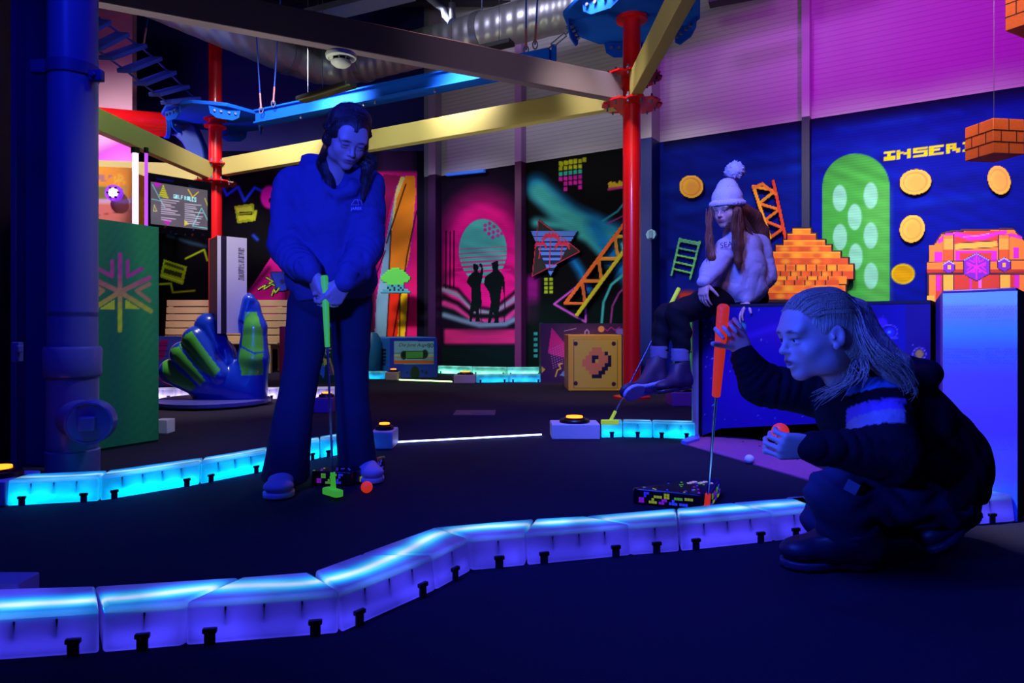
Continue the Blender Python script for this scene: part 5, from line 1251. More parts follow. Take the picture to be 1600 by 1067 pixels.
# brick blocks hanging from wires
def brickface(cx, cy, d, w_, label, rz=.15):
    c = P(cx, cy, d); t = thing('brick_block', label, 'brick block', c+Vector((0, 0, -w_/2))); R = Matrix.Rotation(rz, 3, 'Z')
    MB().box(c, (w_, w_, w_), R).build('block_body', mat('orange_brick', (226, 92, 34), .6, var=.08), t, bevel=.004)
    q = MB(); rows = 3; hh = w_/rows; m_ = .006
    for s_, ax in ((-1, 'y'), (-1, 'x')):
        for j in range(1, rows): 
            if ax == 'y': q.box(c+R@Vector((0, -w_/2-.001, -w_/2+j*hh)), (w_, .004, m_), R)
            else: q.box(c+R@Vector((-w_/2-.001, 0, -w_/2+j*hh)), (.004, w_, m_), R)
        for j in range(rows):
            xs = (.0,) if j % 2 == 0 else (-w_*.25, w_*.25)
            for x in xs:
                if ax == 'y': q.box(c+R@Vector((x, -w_/2-.001, -w_/2+(j+.5)*hh)), (m_, .004, hh), R)
                else: q.box(c+R@Vector((-w_/2-.001, x, -w_/2+(j+.5)*hh)), (.004, m_, hh), R)
    q.build('brick_joints', mat('brick_joint', (70, 14, 14), .7), t)
    MB().cyl(c+Vector((0, 0, w_/2)), c+Vector((0, 0, w_/2+3.5)), .002, n=5).build('hanging_wire', m_black, t)
brickface(1553, 220, 5.2, .26, 'orange brick cube hanging before the blue wall at INSERT lettering'); brickface(1622, 12, 4.6, .27, 'orange brick cube hanging in top right corner', .5)
c = WR.hit(1019, 367, .34); t = MB().cyl(c, c+wn*.05, .07, n=8).box(c+wn*.06, (.05, .03, .1)).build('wall_detector', mat('pale_detector', (120, 170, 200), .5), bevel=.004); tag(t, 'small pale octagonal detector on the blue wall column', 'detector')
c = WR.hit(728, 269, .06); t = MB().bar(WR.hit(698, 273, .1), WR.hit(757, 267, .1), .06, .04).build('tube_lamp', mat('blue_lamp_glass', (60, 120, 220), .4, emit=(30, 90, 220), es=.5)); tag(t, 'slim blue tube lamp above the sunset mural', 'lamp')
# ================================================================== people
def W(px, py, d): return np.array(P(px, py, d))
def nz_(v): v = np.array(v, float); return v/np.linalg.norm(v)
def frame(fwd, up):
    f = nz_(fwd); u = np.array(up, float); u = nz_(u-f*(u@f)); r = np.cross(f, u); return np.c_[r, f, u]
class Head:
    def cap(s, x, y, z, o=.0): v = np.array((x, y, z), float); v = v/np.linalg.norm(v); return s.w(v[0]*(.084+o), -.014+v[1]*(.110+o), .036+v[2]*(.094+o))
    def __init__(s, o, fwd, up, sc=1.0): s.o = np.array(o); s.R = frame(fwd, up); s.s = sc
    def w(s, x, y, z): return s.o+s.R@(np.array((x, y, z), float)*s.s)
    def loc(s, V): return ((V-s.o)@s.R)/s.s
    def add(s, S, young=0, mouth=0.0, smile=0.0, shut=False):
        k = s.s; w = s.w; R = s.R
        e = lambda c, r, kk=.015, op='add': S.ell(w(*c), np.array(r)*k, R, kk*k, op)
        e((0, -.018, .032), (.073, .091, .086)); e((0, .022, -.012), (.064, .070, .085), .03)
        e((0, .05, -.062), (.043, .042, .045), .03); e((0, .072, -.098), (.021, .018, .016), .022)
        for sx in (-1, 1):
            e((sx*.036, .058, -.032), (.024, .024, .024), .025); e((sx*.042, .012, -.075), (.022, .03, .026), .03)
            e((sx*.028, .086, .023), (.024, .011, .009), .02)
        e((0, .066, .048), (.052, .020, .036), .04)
        for sx in (-1, 1): e((sx*.030, .104, .002), (.0155, .0105, .0115), .012, 'sub')
        S.cone(w(0, .088, .014), w(0, .110, -.024), .0070*k, .0088*k, .012*k); e((0, .1115, -.0275), (.0095, .009, .0085), .008)
        for sx in (-1, 1):
            e((sx*.0105, .1015, -.031), (.0065, .008, .006), .006); e((sx*.006, .1065, -.0375), (.003, .004, .003), .003, 'sub')
        e((0, .088, -.055), (.024, .013, .018), .014)
        m = mouth
        e((0, .0985, -.0545), (.0205, .0075, .0052), .005); e((0, .0965-m*.3, -.0655-m), (.0175, .0075, .0062), .005)
        if m: e((0, .100, -.060-m*.5), (.013, .014, .0035+m*.5), .004, 'sub')
        else: S.cone(w(-.019, .100, -.0602+smile), w(0, .1055, -.0602), .0014*k, .0018*k, .004*k, 'sub'); S.cone(w(.019, .100, -.0602+smile), w(0, .1055, -.0602), .0014*k, .0018*k, .004*k, 'sub')
        for sx in (-1, 1):
            Re = R@np.array(Matrix.Rotation(sx*.35, 3, 'Z'))
            S.ell(w(sx*.078, -.008, -.004), np.array((.0075, .019, .031))*k, Re, .008*k); S.ell(w(sx*.0875, -.004, .003), np.array((.009, .0105, .019))*k, Re, .004*k, 'sub'); S.ell(w(sx*.082, .008, -.006), np.array((.004, .005, .007))*k, Re, .004*k)
            S.ell(w(sx*.079, .002, -.03), np.array((.006, .009, .01))*k, Re, .006*k)
            # lids
            if shut: e((sx*.031, .0865, .0015), (.0165, .0095, .0115), .004)
            e((sx*.031, .0885, .008), (.0165, .0075, .0065), .005)
            e((sx*.031, .0865, -.0075), (.014, .0065, .004), .006)
    def eyes(s, parent, look=(0, 1, -.3), closed=False):
        for sx in (-1, 1):
            c = s.w(sx*.031, .0805, .0005); m = MB().sphere(c, .0122*s.s, 20, 14)
            e = m.build('eye', mat('eyeball', (225, 225, 235), .2, coat=.5), parent, smooth=True)
            d = s.R@nz_(look); q = MB().sphere(c+d*.0073*s.s, .0062*s.s, 16, 10)
            q.build('iris', mat('iris_dark', (24, 30, 50), .15, coat=1), e, smooth=True)
    def skincol(s, V, base, C=None):
        L = s.loc(V); C = np.tile(np.array(base, float), (len(V), 1)) if C is None else C
        def mixin(m, c): C[:] = C*(1-m[:, None])+np.array(c, float)*m[:, None]
        g = lambda q: np.clip(q, 0, 1)
        x, y, z = np.abs(L[:, 0]), L[:, 1], L[:, 2]; near = (y > .06)
        br = g(1.25-np.sqrt(((x-.031)/.019)**2+((z-.0235-.08*(x-.02)*(x < .035)+.25*np.maximum(x-.038, 0))/.0042)**2)); mixin(br*near*.9, (44, 30, 30))
        lash = g(1.3-np.sqrt(((x-.031)/.0165)**2+((z-.0035)/.0032)**2)); mixin(lash*near*.85, (40, 26, 30))
        lp = g(1.35-np.sqrt((x/.0205)**2+((z+.0600)/.0098)**2)); mixin(lp*near*.8, (150, 62, 76))
        ch = g(1-np.sqrt(((x-.042)/.02)**2+((z+.035)/.02)**2)); mixin(ch*near*.3, (214, 120, 110))
        return C
def hand(S, Wp, f, n, side, sc=1.0, curl=(.6, .8, .5), spread=.0, thumb=(.6, .7, .3), tcurl=.3, k=.005):
    """wrist point, finger direction, palm normal; side=+1 puts the thumb at cross(f, n)"""
    f = nz_(f); n = np.array(n, float); n = nz_(n-f*(n@f)); s_ = np.cross(f, n)*side; Wp = np.array(Wp)
    offs = (.032, .0107, -.0107, -.031); lens = (.95, 1.06, .98, .78); kn = []
    for i, o in enumerate(offs):
        K = Wp+(f*(.086-.004*abs(i-1))+s_*o)*sc; kn.append(K)
        S.cone(Wp+s_*o*.55*sc, K, .0155*sc, .0112*sc, .012*sc)
    S.ell(Wp+(f*.045-n*-.004)*sc, np.array((.036, .046, .0145))*sc, np.c_[s_, f, n], .012*sc)
    for i, K in enumerate(kn):
        cv = curl[i] if hasattr(curl[0], '__len__') else curl
        a = 0; p = K; L = (.043, .026, .021); r = (.0090, .0081, .0072, .0060)
        dside = s_*(offs[i]*spread*10)
        for j in range(3):
            a += cv[j]; d = nz_(f*math.cos(a)+n*math.sin(a)+dside); q = p+d*L[j]*lens[i]*sc
            S.cone(p, q, r[j]*sc, r[j+1]*sc, .0015*sc); p = q
    B = Wp+(f*.022+s_*.024+n*.008)*sc; d = nz_(f*thumb[0]+s_*thumb[1]+n*thumb[2])
    p = B; r = (.0135, .0115, .0098, .0078); L = (.042, .032, .026)
    for j in range(3):
        q = p+d*L[j]*sc; S.cone(p, q, r[j]*sc, r[j+1]*sc, .006*sc if j == 0 else .002*sc); p = q
        d = nz_(d+n*tcurl+f*.15)
def strands(name, guides, n, spread, r, m, parent, seed=1, steps=14):
    """thin locks following guide polylines"""
    rg = random.Random(seed); q = MB()
    for g in guides:
        g = [Vector(p) for p in g]; L = len(g)-1
        for _ in range(n):
            o0 = Vector([rg.gauss(0, 1) for _ in range(3)])*spread; o1 = Vector([rg.gauss(0, 1) for _ in range(3)])*spread*1.5; ph = rg.uniform(0, 6); am = rg.uniform(.2, 1)*spread*.5
            pts = []; e = rg.uniform(.75, 1.0)
            cm = catmull(g, 6); fl = [p for sgm in cm for p in sgm[:-1]]+[cm[-1][-1]]
            N = max(4, int(len(fl)*e)); fl = fl[:N]
            for i, p in enumerate(fl): t = i/(N-1); pts.append(p+o0*(1-t)+o1*t+Vector((math.sin(ph+t*5), math.cos(ph+t*4), 0))*am*t)
            q.tube(pts, [r*(1-.75*(i/(N-1))**2) for i in range(N)], 4)
    o = q.build(name, m, parent, smooth=True); return tag(o, kind='stuff')
m_skin = vcmat('skin', .45, .4, bump=.03, bscale=300)
def hairmat(name, rgb):
    m = mat(name, rgb, .4, spec=.6); nt = m.node_tree; tc = nt.nodes.new('ShaderNodeTexCoord'); mp = nt.nodes.new('ShaderNodeMapping'); mp.inputs['Scale'].default_value = (260, 260, 14)
    nz = nt.nodes.new('ShaderNodeTexNoise'); nz.inputs['Scale'].default_value = 1; nz.inputs['Detail'].default_value = 3; bp = nt.nodes.new('ShaderNodeBump'); bp.inputs['Strength'].default_value = .8; bp.inputs['Distance'].default_value = .006
    nt.links.new(tc.outputs['Object'], mp.inputs[0]); nt.links.new(mp.outputs[0], nz.inputs['Vector']); nt.links.new(nz.outputs['Fac'], bp.inputs['Height']); nt.links.new(bp.outputs['Normal'], nt.nodes['Principled BSDF'].inputs['Normal'])
    return m
def person(S, label, colfn):
    o = S.build('person', m_skin, None, colfn); return tag(o, label, 'person')
def shoe(name, heel, toe, up, parent, m, ms, L=None, wid=.045, h=.06, ankle=None, ar=.045, res=.006, sole=.022, extra=None):
    heel, toe = np.array(heel), np.array(toe); f = nz_(toe-heel); u = nz_(np.array(up)-f*(np.array(up)@f)); r = np.cross(f, u); L = np.linalg.norm(toe-heel); Rm = np.c_[r, f, u]
    lo = np.minimum(heel, toe)-.1; hi = np.maximum(heel, toe)+.1
    if ankle is not None: lo = np.minimum(lo, np.array(ankle)-.08); hi = np.maximum(hi, np.array(ankle)+.08)
    S = SDF(lo, hi, res, .02)
    S.cone(heel+f*.035+u*(sole+h*.45), heel+f*L*.45+u*(sole+h*.42), h*.62, h*.60, .02); S.ell(heel+f*(L-.055)+u*(sole+h*.28), (wid, .06, h*.42), Rm, .03)
    S.ell(heel+f*L*.5+u*(sole+h*.35), (wid*.92, L*.38, h*.5), Rm, .02)
    if ankle is not None: S.cone(heel+f*.045+u*(sole+h*.5), ankle, ar*.95, ar, .03)
    if ankle is not None: S.cone(np.array(ankle), heel+f*L*.52+u*(sole+h*.35), ar*.8, h*.5, .03)
    S.half(heel+u*sole*.8, -u)
    if ankle is not None:
        d = nz_(np.array(ankle)-(heel+f*.045)); S.half(np.array(ankle), d)
    o = S.build(name, m, parent)
    T = SDF(lo, hi, res, .01)
    T.ell(heel+f*.042, (wid*.86, .045, .3), Rm, 0); T.ell(heel+f*(L-.062), (wid*1.04, .066, .3), Rm, .03); T.boxy(heel+f*L*.5, (wid*.74, L*.28, .3), Rm, .01, .03)
    T.half(heel+u*sole, u); T.half(heel, -u)
    T.build('sole', ms, o); return o
BLUEUP = (0, 0, 1)

# ------------------------------------------------------------------ the standing woman
H1 = Head(W(543, 213, 2.76), (.40, -.68, -.68), (.34, -.50, .82), .97)
S = SDF((-1.12, 2.50, .0), (-.45, 3.30, 1.66), .0038, .012)
H1.add(S, smile=.001, shut=True)
nb = W(521, 276, 2.88)
S.chain([H1.w(0, -.02, -.075), nb, W(519, 300, 2.92)], [.050, .052, .075], .03)
S.cone(W(462, 284, 2.93), W(572, 288, 2.92), .045, .045, .04); S.chain([W(515, 320, 2.95), W(518, 400, 2.96), W(517, 470, 2.97)], [.10, .095, .105], .05)
eL, eR = W(449, 385, 2.86), W(571, 384, 2.85); wL, wR = W(487, 425, 2.665), W(539, 440, 2.655)
for a, b, c in ((W(460, 285, 2.93), eL, wL), (W(572, 290, 2.92), eR, wR)): S.chain([a, b, c], [.045, .038, .024], .02)
hipL, knL, anL = W(490, 480, 2.96), W(470, 600, 2.90), W(443, 738, 2.86); hipR, knR, anR = W(545, 480, 2.97), W(551, 598, 3.0), W(560, 722, 3.08)
for a, b, c in ((hipL, knL, anL), (hipR, knR, anR)): S.chain([a, b, c], [.075, .052, .035], .03)
S.cone(anL, W(437, 755, 2.78), .03, .025, .02); S.cone(anR, W(568, 738, 3.0), .03, .025, .02)
gt, gb = W(507, 430, 2.64), W(509, 540, 2.645); ga = nz_(gb-gt)
hand(S, wL, (.30, -.02, -.95), (.80, .55, .1), 1, 1.0, ((.25, .5, .5), (.3, .55, .5), (.35, .6, .5), (.4, .6, .5)), 0, (.8, .2, .45), .12)
hand(S, wR, (-.56, -.04, -.83), (-.72, .66, .1), -1, 1.0, ((.45, .8, .6), (.5, .85, .6), (.55, .9, .6), (.6, .9, .6)), 0, (.8, .25, .45), .12)
skinW = (226, 170, 160)
woman = person(S, 'standing person with long dark hair and blue sweatshirt putting with a green putter', lambda V: lin(H1.skincol(V, skinW)))
H1.eyes(woman, (0, 1, -.75))
# hair
hm = hairmat('dark_brown_hair', (58, 30, 28))
S = SDF((-1.0, 2.5, .9), (-.42, 3.12, 1.66), .0055, .02)
k = .98; R = H1.R
S.ell(H1.w(0, -.014, .036), np.array((.083, .108, .094))*k, R, 0); S.ell(H1.w(0, -.05, -.02), np.array((.076, .07, .09))*k, R, .03)
S.ell(H1.w(.0, .105, -.038), np.array((.062, .085, .090))*k, R, .01, 'sub')
for sx, pts, rr in ((1, [H1.w(.040, -.01, .075), H1.w(.056, -.012, .02), H1.w(.070, -.015, -.035), W(573, 258, 2.84), W(571, 282, 2.83), W(566, 312, 2.79)], [.046, .036, .024, .022, .022, .007]),
                (-1, [H1.w(-.040, -.01, .075), H1.w(-.058, -.012, .02), H1.w(-.068, -.01, -.04), W(509, 262, 2.84), W(513, 286, 2.82), W(519, 312, 2.785)], [.044, .033, .031, .031, .027, .007])):
    S.chain(pts, rr, .012)
S.cone(H1.w(0, -.06, -.03), W(512, 258, 2.95), .06, .05, .03)
hair = S.build('hair', hm, woman)
gds = []
for y0 in np.linspace(.86, -.5, 13):
    for sx, end in ((1, [W(581+y0*3, 246, 2.79-y0*.02), W(578+y0*2, 272, 2.80), W(569+y0*5, 312, 2.785)]), (-1, [W(500+(1-y0)*2, 246, 2.81-y0*.02), W(505+y0*2, 276, 2.79), W(517+y0*4, 314, 2.765)])):
        gds.append([H1.cap(.03*sx, y0, .75), H1.cap(.5*sx, y0*.9, .72), H1.cap(.88*sx, y0*.6, .36), H1.cap(1*sx, y0*.35+.05, -.02), H1.cap(1*sx, y0*.2, -.35, .004)]+end)
strands('hair_strands', gds, 9, .0030, .0010, hm, hair, 3)
# sweatshirt
m_sw = mat('washed_blue_sweatshirt', (84, 76, 128), .9, bump=.35, bscale=70, spec=.1)
S = SDF((-1.25, 2.48, .72), (-.42, 3.2, 1.42), .007, .04)
S.chain([W(516, 302, 2.93), W(515, 350, 2.94), W(518, 420, 2.95), W(520, 452, 2.95)], [.135, .155, .155, .15], .06)
S.ell(W(515, 330, 2.93), (.20, .125, .17)); S.ell(W(519, 440, 2.95), (.178, .135, .085), k=.05)
S.cone(W(463, 290, 2.93), W(570, 292, 2.92), .073, .073, .06)
for a, b, c in ((W(457, 292, 2.93), eL+np.array((0, .0, .0)), wL), (W(572, 296, 2.92), eR, wR)): 
    m_ = b*.45+c*.55+np.array((0, 0, -.02)); S.chain([a, b], [.074, .068], .018); S.chain([b, m_, c], [.068, .056, .036], .010)
# hood
S.chain([W(488, 262, 2.97), W(489, 277, 2.87), W(506, 294, 2.81), W(528, 304, 2.79), W(550, 296, 2.80), W(562, 280, 2.86), W(558, 264, 2.96)], [.052, .034, .020, .014, .018, .028, .04], .02); S.cone(W(490, 262, 2.99), W(556, 262, 2.99), .05, .045, .02)
S.cone(W(526, 284, 2.80), W(527, 225, 2.80), .048, .07, .015, 'sub')
S.half(W(520, 468, 2.95), (.03, 0, -1))
fw = wrinkle(.012, .15, 5, ((.3, .1, 1), (.7, 0, .8), (-.5, .2, .8)))
fa = wrinkle(.004, .06, 9, ((.1, 0, 1), (.5, 0, .9), (-.5, 0, .9)))
def folds(p):
    x, y, z = p[:, 0], p[:, 1], p[:, 2]; arm = np.clip((np.abs(x-(-.78+.12))-.12)/.08, 0, 1)
    return fw(p)*.7+fa(p)*(.4+.8*arm)
S.warp(folds)
def limbfold(S, a, b, n, amp, ph, rad=.1):
    a, b = np.array(a), np.array(b); ab = b-a; L2 = ab@ab; x = np.cross(ab, (0, 0, 1.)); x /= np.linalg.norm(x)+1e-9; y = np.cross(ab/np.sqrt(L2), x)
    def fn(p):
        q = p-a; t = (q@ab)/L2; r = q-t[:, None]*ab; rr = np.linalg.norm(r, axis=1); an = np.arctan2(r@y, r@x)
        m = np.clip((rad-rr)/.02, 0, 1)*np.clip(t*6+.6, 0, 1)*np.clip((1.05-t)*6, 0, 1)
        w_ = np.sin(2*PI*n*t+ph+1.1*np.sin(an+ph)+.8*np.sin(2*an-ph*2)+.7*np.sin(t*9+ph))
        return amp*m*(1-2*np.sqrt(np.abs(w_)))*(.55+.45*np.sin(an*1.0+ph*3+t*5))
    S.warp(fn)
limbfold(S, W(455, 300, 2.93), eL, 1.6, .004, .5, .10); limbfold(S, eL, wL, 3.1, .009, 1.7, .085); limbfold(S, W(572, 300, 2.92), eR, 1.6, .004, 2.5, .10); limbfold(S, eR, wR, 3.1, .009, 3.4, .085)
df = wrinkle(.006, .075, 31, ((1, 0, .35), (1, 0, -.3), (.9, .1, .1))); S.warp(lambda p: df(p)*np.clip((p[:, 2]-.75)*6, 0, 1))
sw = S.build('sweatshirt', m_sw, woman)
cu = MB()
for w_, h_ in ((wL, W(500, 452, 2.65)), (wR, W(528, 470, 2.65))):
    d = nz_(h_-w_); MB().tube([w_-d*.05, w_-d*.02, w_+d*.006, w_+d*.012], [.041, .040, .034, .028], 20).build('ribbed_cuff', m_sw, sw, smooth=True)
m_print = mat('pink_print', (230, 140, 190), .7)
q = MB(); ch = lambda x, y: Vector(W(x, y, 2.777))
for a, b in (((549, 320), (554, 312)), ((554, 312), (558, 312)), ((558, 312), (561, 320)), ((549, 320), (561, 320)), ((558, 312), (564, 313)), ((564, 313), (566, 320))): q.tube([ch(*a), ch(*b)], .0012, 6)
q.build('chest_emblem', m_print, sw)
text('chest_lettering', 'JAREK', ch(557, 326), .017, mat('pale_print', (220, 200, 230), .7), sw)
# trousers
m_tr = mat('dark_flared_trousers', (46, 46, 70), .85, bump=.15, bscale=50, spec=.15)
S = SDF((-1.2, 2.60, .01), (-.45, 3.3, .95), .007, .02)
S.cone(W(500, 462, 2.96), W(536, 462, 2.97), .125, .125, .03)
S.chain([W(483, 478, 2.96), W(477, 540, 2.93), W(469, 590, 2.905), W(460, 640, 2.885), W(452, 690, 2.87), W(445, 742, 2.86)], [.092, .084, .076, .078, .086, .096], .006)
S.chain([W(549, 478, 2.97), W(549, 540, 2.98), W(549, 590, 3.0), W(552, 640, 3.02), W(556, 685, 3.05), W(560, 728, 3.08)], [.092, .080, .073, .075, .081, .090], .006)
S.half(W(447, 748, 2.86), (-.0, .2, -1), lo=(-1.2, 2.6, 0), hi=(-.79, 3.3, .3)); S.half(W(559, 735, 3.08), (0, .1, -1), lo=(-.79, 2.6, 0), hi=(-.4, 3.3, .3))
S.warp(lambda p: .003*np.sin(p[:, 2]*38+6*p[:, 0]+2*np.sin(p[:, 0]*22))*.5*np.clip(1-np.abs(p[:, 2]-.42)*2.5, .1, 1)+.006*np.sin(p[:, 0]*60+2*p[:, 2])*np.clip(1-p[:, 2]*2.4, 0, 1))
S.build('trousers', m_tr, woman)
m_shoe = mat('pale_trainer', (196, 190, 214), .6, bump=.15, bscale=60); m_sole = mat('trainer_sole', (226, 222, 240), .5)
gp = lambda x, y, z=.004: np.array(G(x, y, z))
shoe('shoe', gp(447, 750), gp(430, 783)+np.array((.0, .02, 0)), (0, 0, 1), woman, m_shoe, m_sole, wid=.058, h=.068, ankle=None)
shoe('shoe', gp(562, 737), gp(586, 756), (0, 0, 1), woman, m_shoe, m_sole, wid=.052, h=.064)

def putter(label, top, bot, gripfrac, cols, gr=.0125, face=(1, 0, 0), hl=.11, headz=None):
    top, bot = Vector(top), Vector(bot); t = thing('golf_putter', label, 'golf putter', bot); u = (bot-top).normalized(); L = (bot-top).length; g = top+u*L*gripfrac
    mg = mat('fluorescent_rubber_'+label.split()[0]+label.split()[1], cols, .5, bump=.2, bscale=90, emit=cols, es=.38)
    MB().tube([top, top+u*.006, top.lerp(g, .5), g], [gr*.8, gr*1.08, gr, gr*.78], 16).build('grip', mg, t, smooth=True)
    MB().cyl(g, bot-u*.05, .0048, .0042, 12).build('shaft', mat('chrome_shaft', (190, 196, 214), .2, metal=1), t, smooth=True)
    h = MB().cyl(bot-u*.075, bot-u*.012, .0095, .0105, 14).build('hosel', mg, t, smooth=True)
    f = Vector(face).normalized(); f = (f-Vector((0, 0, f.z))).normalized(); n = Vector((-f.y, f.x, 0)); c = bot+Vector((0, 0, -.002))
    prof = [(-.5, -.012), (-.46, -.022), (.40, -.022), (.5, -.012), (.5, .010), (.44, .016), (-.40, .016), (-.5, .008)]
    MB().prism([c+f*(a*hl)+n*b+Vector((0, 0, -.012)) for a, b in prof], (0, 0, .026)).build('putter_head', mg, t, bevel=.005)
    return t
putter('neon green putter held by the standing person', gt-ga*.0, W(521, 768, 2.66), .33, (80, 214, 60), .0125, (.75, -.7, 0), .10)
for px, py, d, rgb, lb, em in ((573, 761.5, 2.77, (255, 60, 40), 'orange golf ball on the floor by the standing person\'s shoe', .5), (1171, 716.5, 3.33, (160, 160, 255), 'white golf ball glowing violet on the pink floor board', 0)):
    g_ = G(px, py+8.5); c = Vector((g_.x, g_.y, .0235)); q = MB().sphere(c, .0235, 28, 18)
    o = q.build('golf_ball', mat('ball_'+lb[:5].strip(), (255, 70, 50) if em else (220, 220, 245), .4, emit=rgb if em else None, es=.45*(em > 0), bump=.1, bscale=250), smooth=True); tag(o, lb, 'golf ball')

# ------------------------------------------------------------------ the girl sitting on the purple box
H2 = Head(W(1135, 326, 4.03), (-.66, -.66, -.30), (-.10, -.15, 1), .88)
S = SDF((.62, 3.55, .2), (1.72, 4.62, 1.55), .0055, .012)
H2.add(S)
S.chain([H2.w(0, -.02, -.075), W(1150, 362, 4.12), W(1158, 385, 4.17)], [.040, .042, .06], .03)
S.cone(W(1136, 384, 4.07), W(1186, 382, 4.22), .035, .035, .03); S.chain([W(1160, 400, 4.18), W(1163, 440, 4.22), W(1162, 462, 4.26)], [.08, .08, .09], .04)
e2L, e2R = W(1112, 422, 3.97), W(1197, 432, 4.20); w2L, w2R = W(1100, 441, 3.90), W(1166, 469, 4.06)
S.chain([W(1134, 386, 4.06), e2L, w2L], [.035, .03, .021], .02); S.chain([W(1188, 384, 4.22), e2R, w2R], [.035, .03, .021], .02)
k1, a1_ = W(1058, 488, 3.93), W(1063, 562, 3.93); k2, a2_ = W(1040, 492, 4.02), W(1030, 558, 4.0)
S.chain([W(1150, 466, 4.2), k1, a1_], [.06, .045, .03], .03); S.chain([W(1165, 468, 4.32), k2, a2_], [.06, .045, .03], .03)
S.cone(a1_, W(1062, 585, 3.93), .028, .024, .02); S.cone(a2_, W(1030, 582, 3.97), .028, .024, .02)
hand(S, w2L, (-.10, -.15, -.9), (.75, .5, -.1), 1, .86, (.35, .45, .3), .12, (.6, .5, .5), .15); hand(S, w2R, (-.5, -.25, -.75), (.5, .1, -.5), 1, .86, (.2, .35, .3), .1, (.7, .6, .2), .1)
girl = person(S, 'person in white bobble hat and pale sweatshirt sitting on the purple box', lambda V: lin(H2.skincol(V, (214, 170, 160))))
H2.eyes(girl, (-.1, 1, -.35))
m_knit = mat('white_knit', (206, 196, 220), .95, bump=.5, bscale=120, spec=.1)
S = SDF((1.05, 3.78, 1.2), (1.55, 4.35, 1.66), .005, .015); R = H2.R; k = .88
S.ell(H2.w(0, -.025, .055), np.array((.095, .112, .088))*k, R, 0); S.cone(H2.w(0, -.03, .09), H2.w(0, -.042, .132), .080*k, .066*k, .04)
ring = [H2.w(.094*math.cos(a), -.022+.114*math.sin(a), .028+.022*math.sin(a)) for a in [i*PI/12 for i in range(25)]]
S.half(H2.w(0, 0, .028), -R[:, 2]+R[:, 1]*.22)
S.chain(ring, [.0165]*25, .008)
S.warp(lambda p: .0018*np.sin(np.arctan2(H2.loc(p)[:, 1]+.02, H2.loc(p)[:, 0])*46)+.001*np.sin(p[:, 2]*600))
hat = S.build('knitted_hat', m_knit, girl)
S = SDF((1.1, 3.85, 1.45), (1.55, 4.35, 1.75), .0045, .01); pc = W(1148, 267, 4.08); S.ell(pc, (.056, .056, .054), None, 0)
rg = np.random.default_rng(3)
for _ in range(150): d = nz_(rg.normal(0, 1, 3)); S.cone(pc+d*.045, pc+d*rg.uniform(.058, .069), .006, .002, .004)
S.build('pompom', m_knit, hat)
hm2 = hairmat('auburn_hair', (120, 66, 44))
S = SDF((.98, 3.75, .95), (1.75, 4.5, 1.5), .006, .015)
S.ell(H2.w(0, -.04, -.01), np.array((.083, .085, .10))*k, R, 0); S.ell(H2.w(.0, .085, -.03), np.array((.064, .075, .12))*k, R, .01, 'sub')
S.chain([W(1111, 326, 4.03), W(1108, 345, 4.0), W(1108, 372, 3.96), W(1112, 402, 3.94), W(1114, 414, 3.94)], [.012, .017, .022, .02, .006], .02)
S.chain([W(1152, 330, 3.96), W(1152, 355, 3.97), W(1153, 385, 3.98), W(1154, 408, 3.98), W(1154, 420, 3.98)], [.028, .034, .032, .022, .006], .02)
S.chain([W(1163, 330, 4.14), W(1178, 340, 4.2), W(1190, 362, 4.24), W(1198, 388, 4.26), W(1204, 396, 4.26)], [.045, .045, .042, .03, .01], .02)
S.warp(lambda p: .0012*np.sin(p[:, 0]*260+p[:, 1]*120+2*np.sin(p[:, 2]*22)))
hair2 = S.build('hair', hm2, girl)
strands('hair_strands', [[W(1110, 328, 4.02), W(1107, 350, 3.98), W(1108, 385, 3.93), W(1114, 418, 3.93)], [W(1152, 330, 3.93), W(1152, 365, 3.94), W(1155, 425, 3.95)], [W(1163, 328, 4.12), W(1184, 345, 4.2), W(1197, 375, 4.24), W(1207, 400, 4.26)], [W(1158, 332, 4.05), W(1172, 360, 4.08), W(1190, 395, 4.12)]], 22, .012, .002, hm2, hair2, 6)
m_ws = mat('pale_sweatshirt', (178, 168, 190), .92, bump=.35, bscale=60, spec=.1)
S = SDF((.92, 3.70, .78), (1.78, 4.66, 1.35), .0065, .03)
S.chain([W(1156, 392, 4.15), W(1156, 420, 4.16), W(1153, 448, 4.18)], [.12, .14, .145], .05); S.ell(W(1152, 450, 4.17), (.17, .14, .09), k=.04)
S.cone(W(1138, 386, 4.07), W(1184, 382, 4.22), .062, .062, .05)
S.chain([W(1136, 390, 4.06), e2L, w2L], [.062, .056, .034], .03); S.chain([W(1188, 388, 4.22), e2R, w2R], [.064, .058, .036], .03)
S.cone(W(1143, 366, 4.09), W(1160, 366, 4.16), .048, .048, .02); S.cone(W(1149, 370, 4.12), W(1146, 340, 4.1), .042, .05, .01, 'sub')
S.half(W(1150, 474, 4.2), (.0, 0, -1))
fw2 = wrinkle(.007, .10, 15, ((.3, .1, 1), (.7, 0, .8), (-.5, .2, .8))); S.warp(lambda p: fw2(p))
limbfold(S, W(1136, 390, 4.06), e2L, 1.5, .003, .9, .09); limbfold(S, e2L, w2L, 3, .005, 2.2, .08); limbfold(S, W(1188, 388, 4.22), e2R, 1.6, .003, .3, .095); limbfold(S, e2R, w2R, 3, .005, 1.1, .08)
sw2 = S.build('sweatshirt', m_ws, girl)
text('chest_lettering', 'SEAK', W(1139, 382, 3.955), .044, mat('navy_print', (30, 20, 60), .8), sw2, (PI/2, -.12, -.45))
m_leg = mat('black_leggings', (16, 14, 26), .8, spec=.2)
S = SDF((.62, 3.6, .25), (1.62, 4.55, 1.0), .0065, .02)
S.chain([W(1145, 464, 4.2), W(1100, 474, 4.05), k1, W(1064, 520, 3.93), W(1065, 552, 3.93)], [.09, .083, .066, .06, .048], .008)
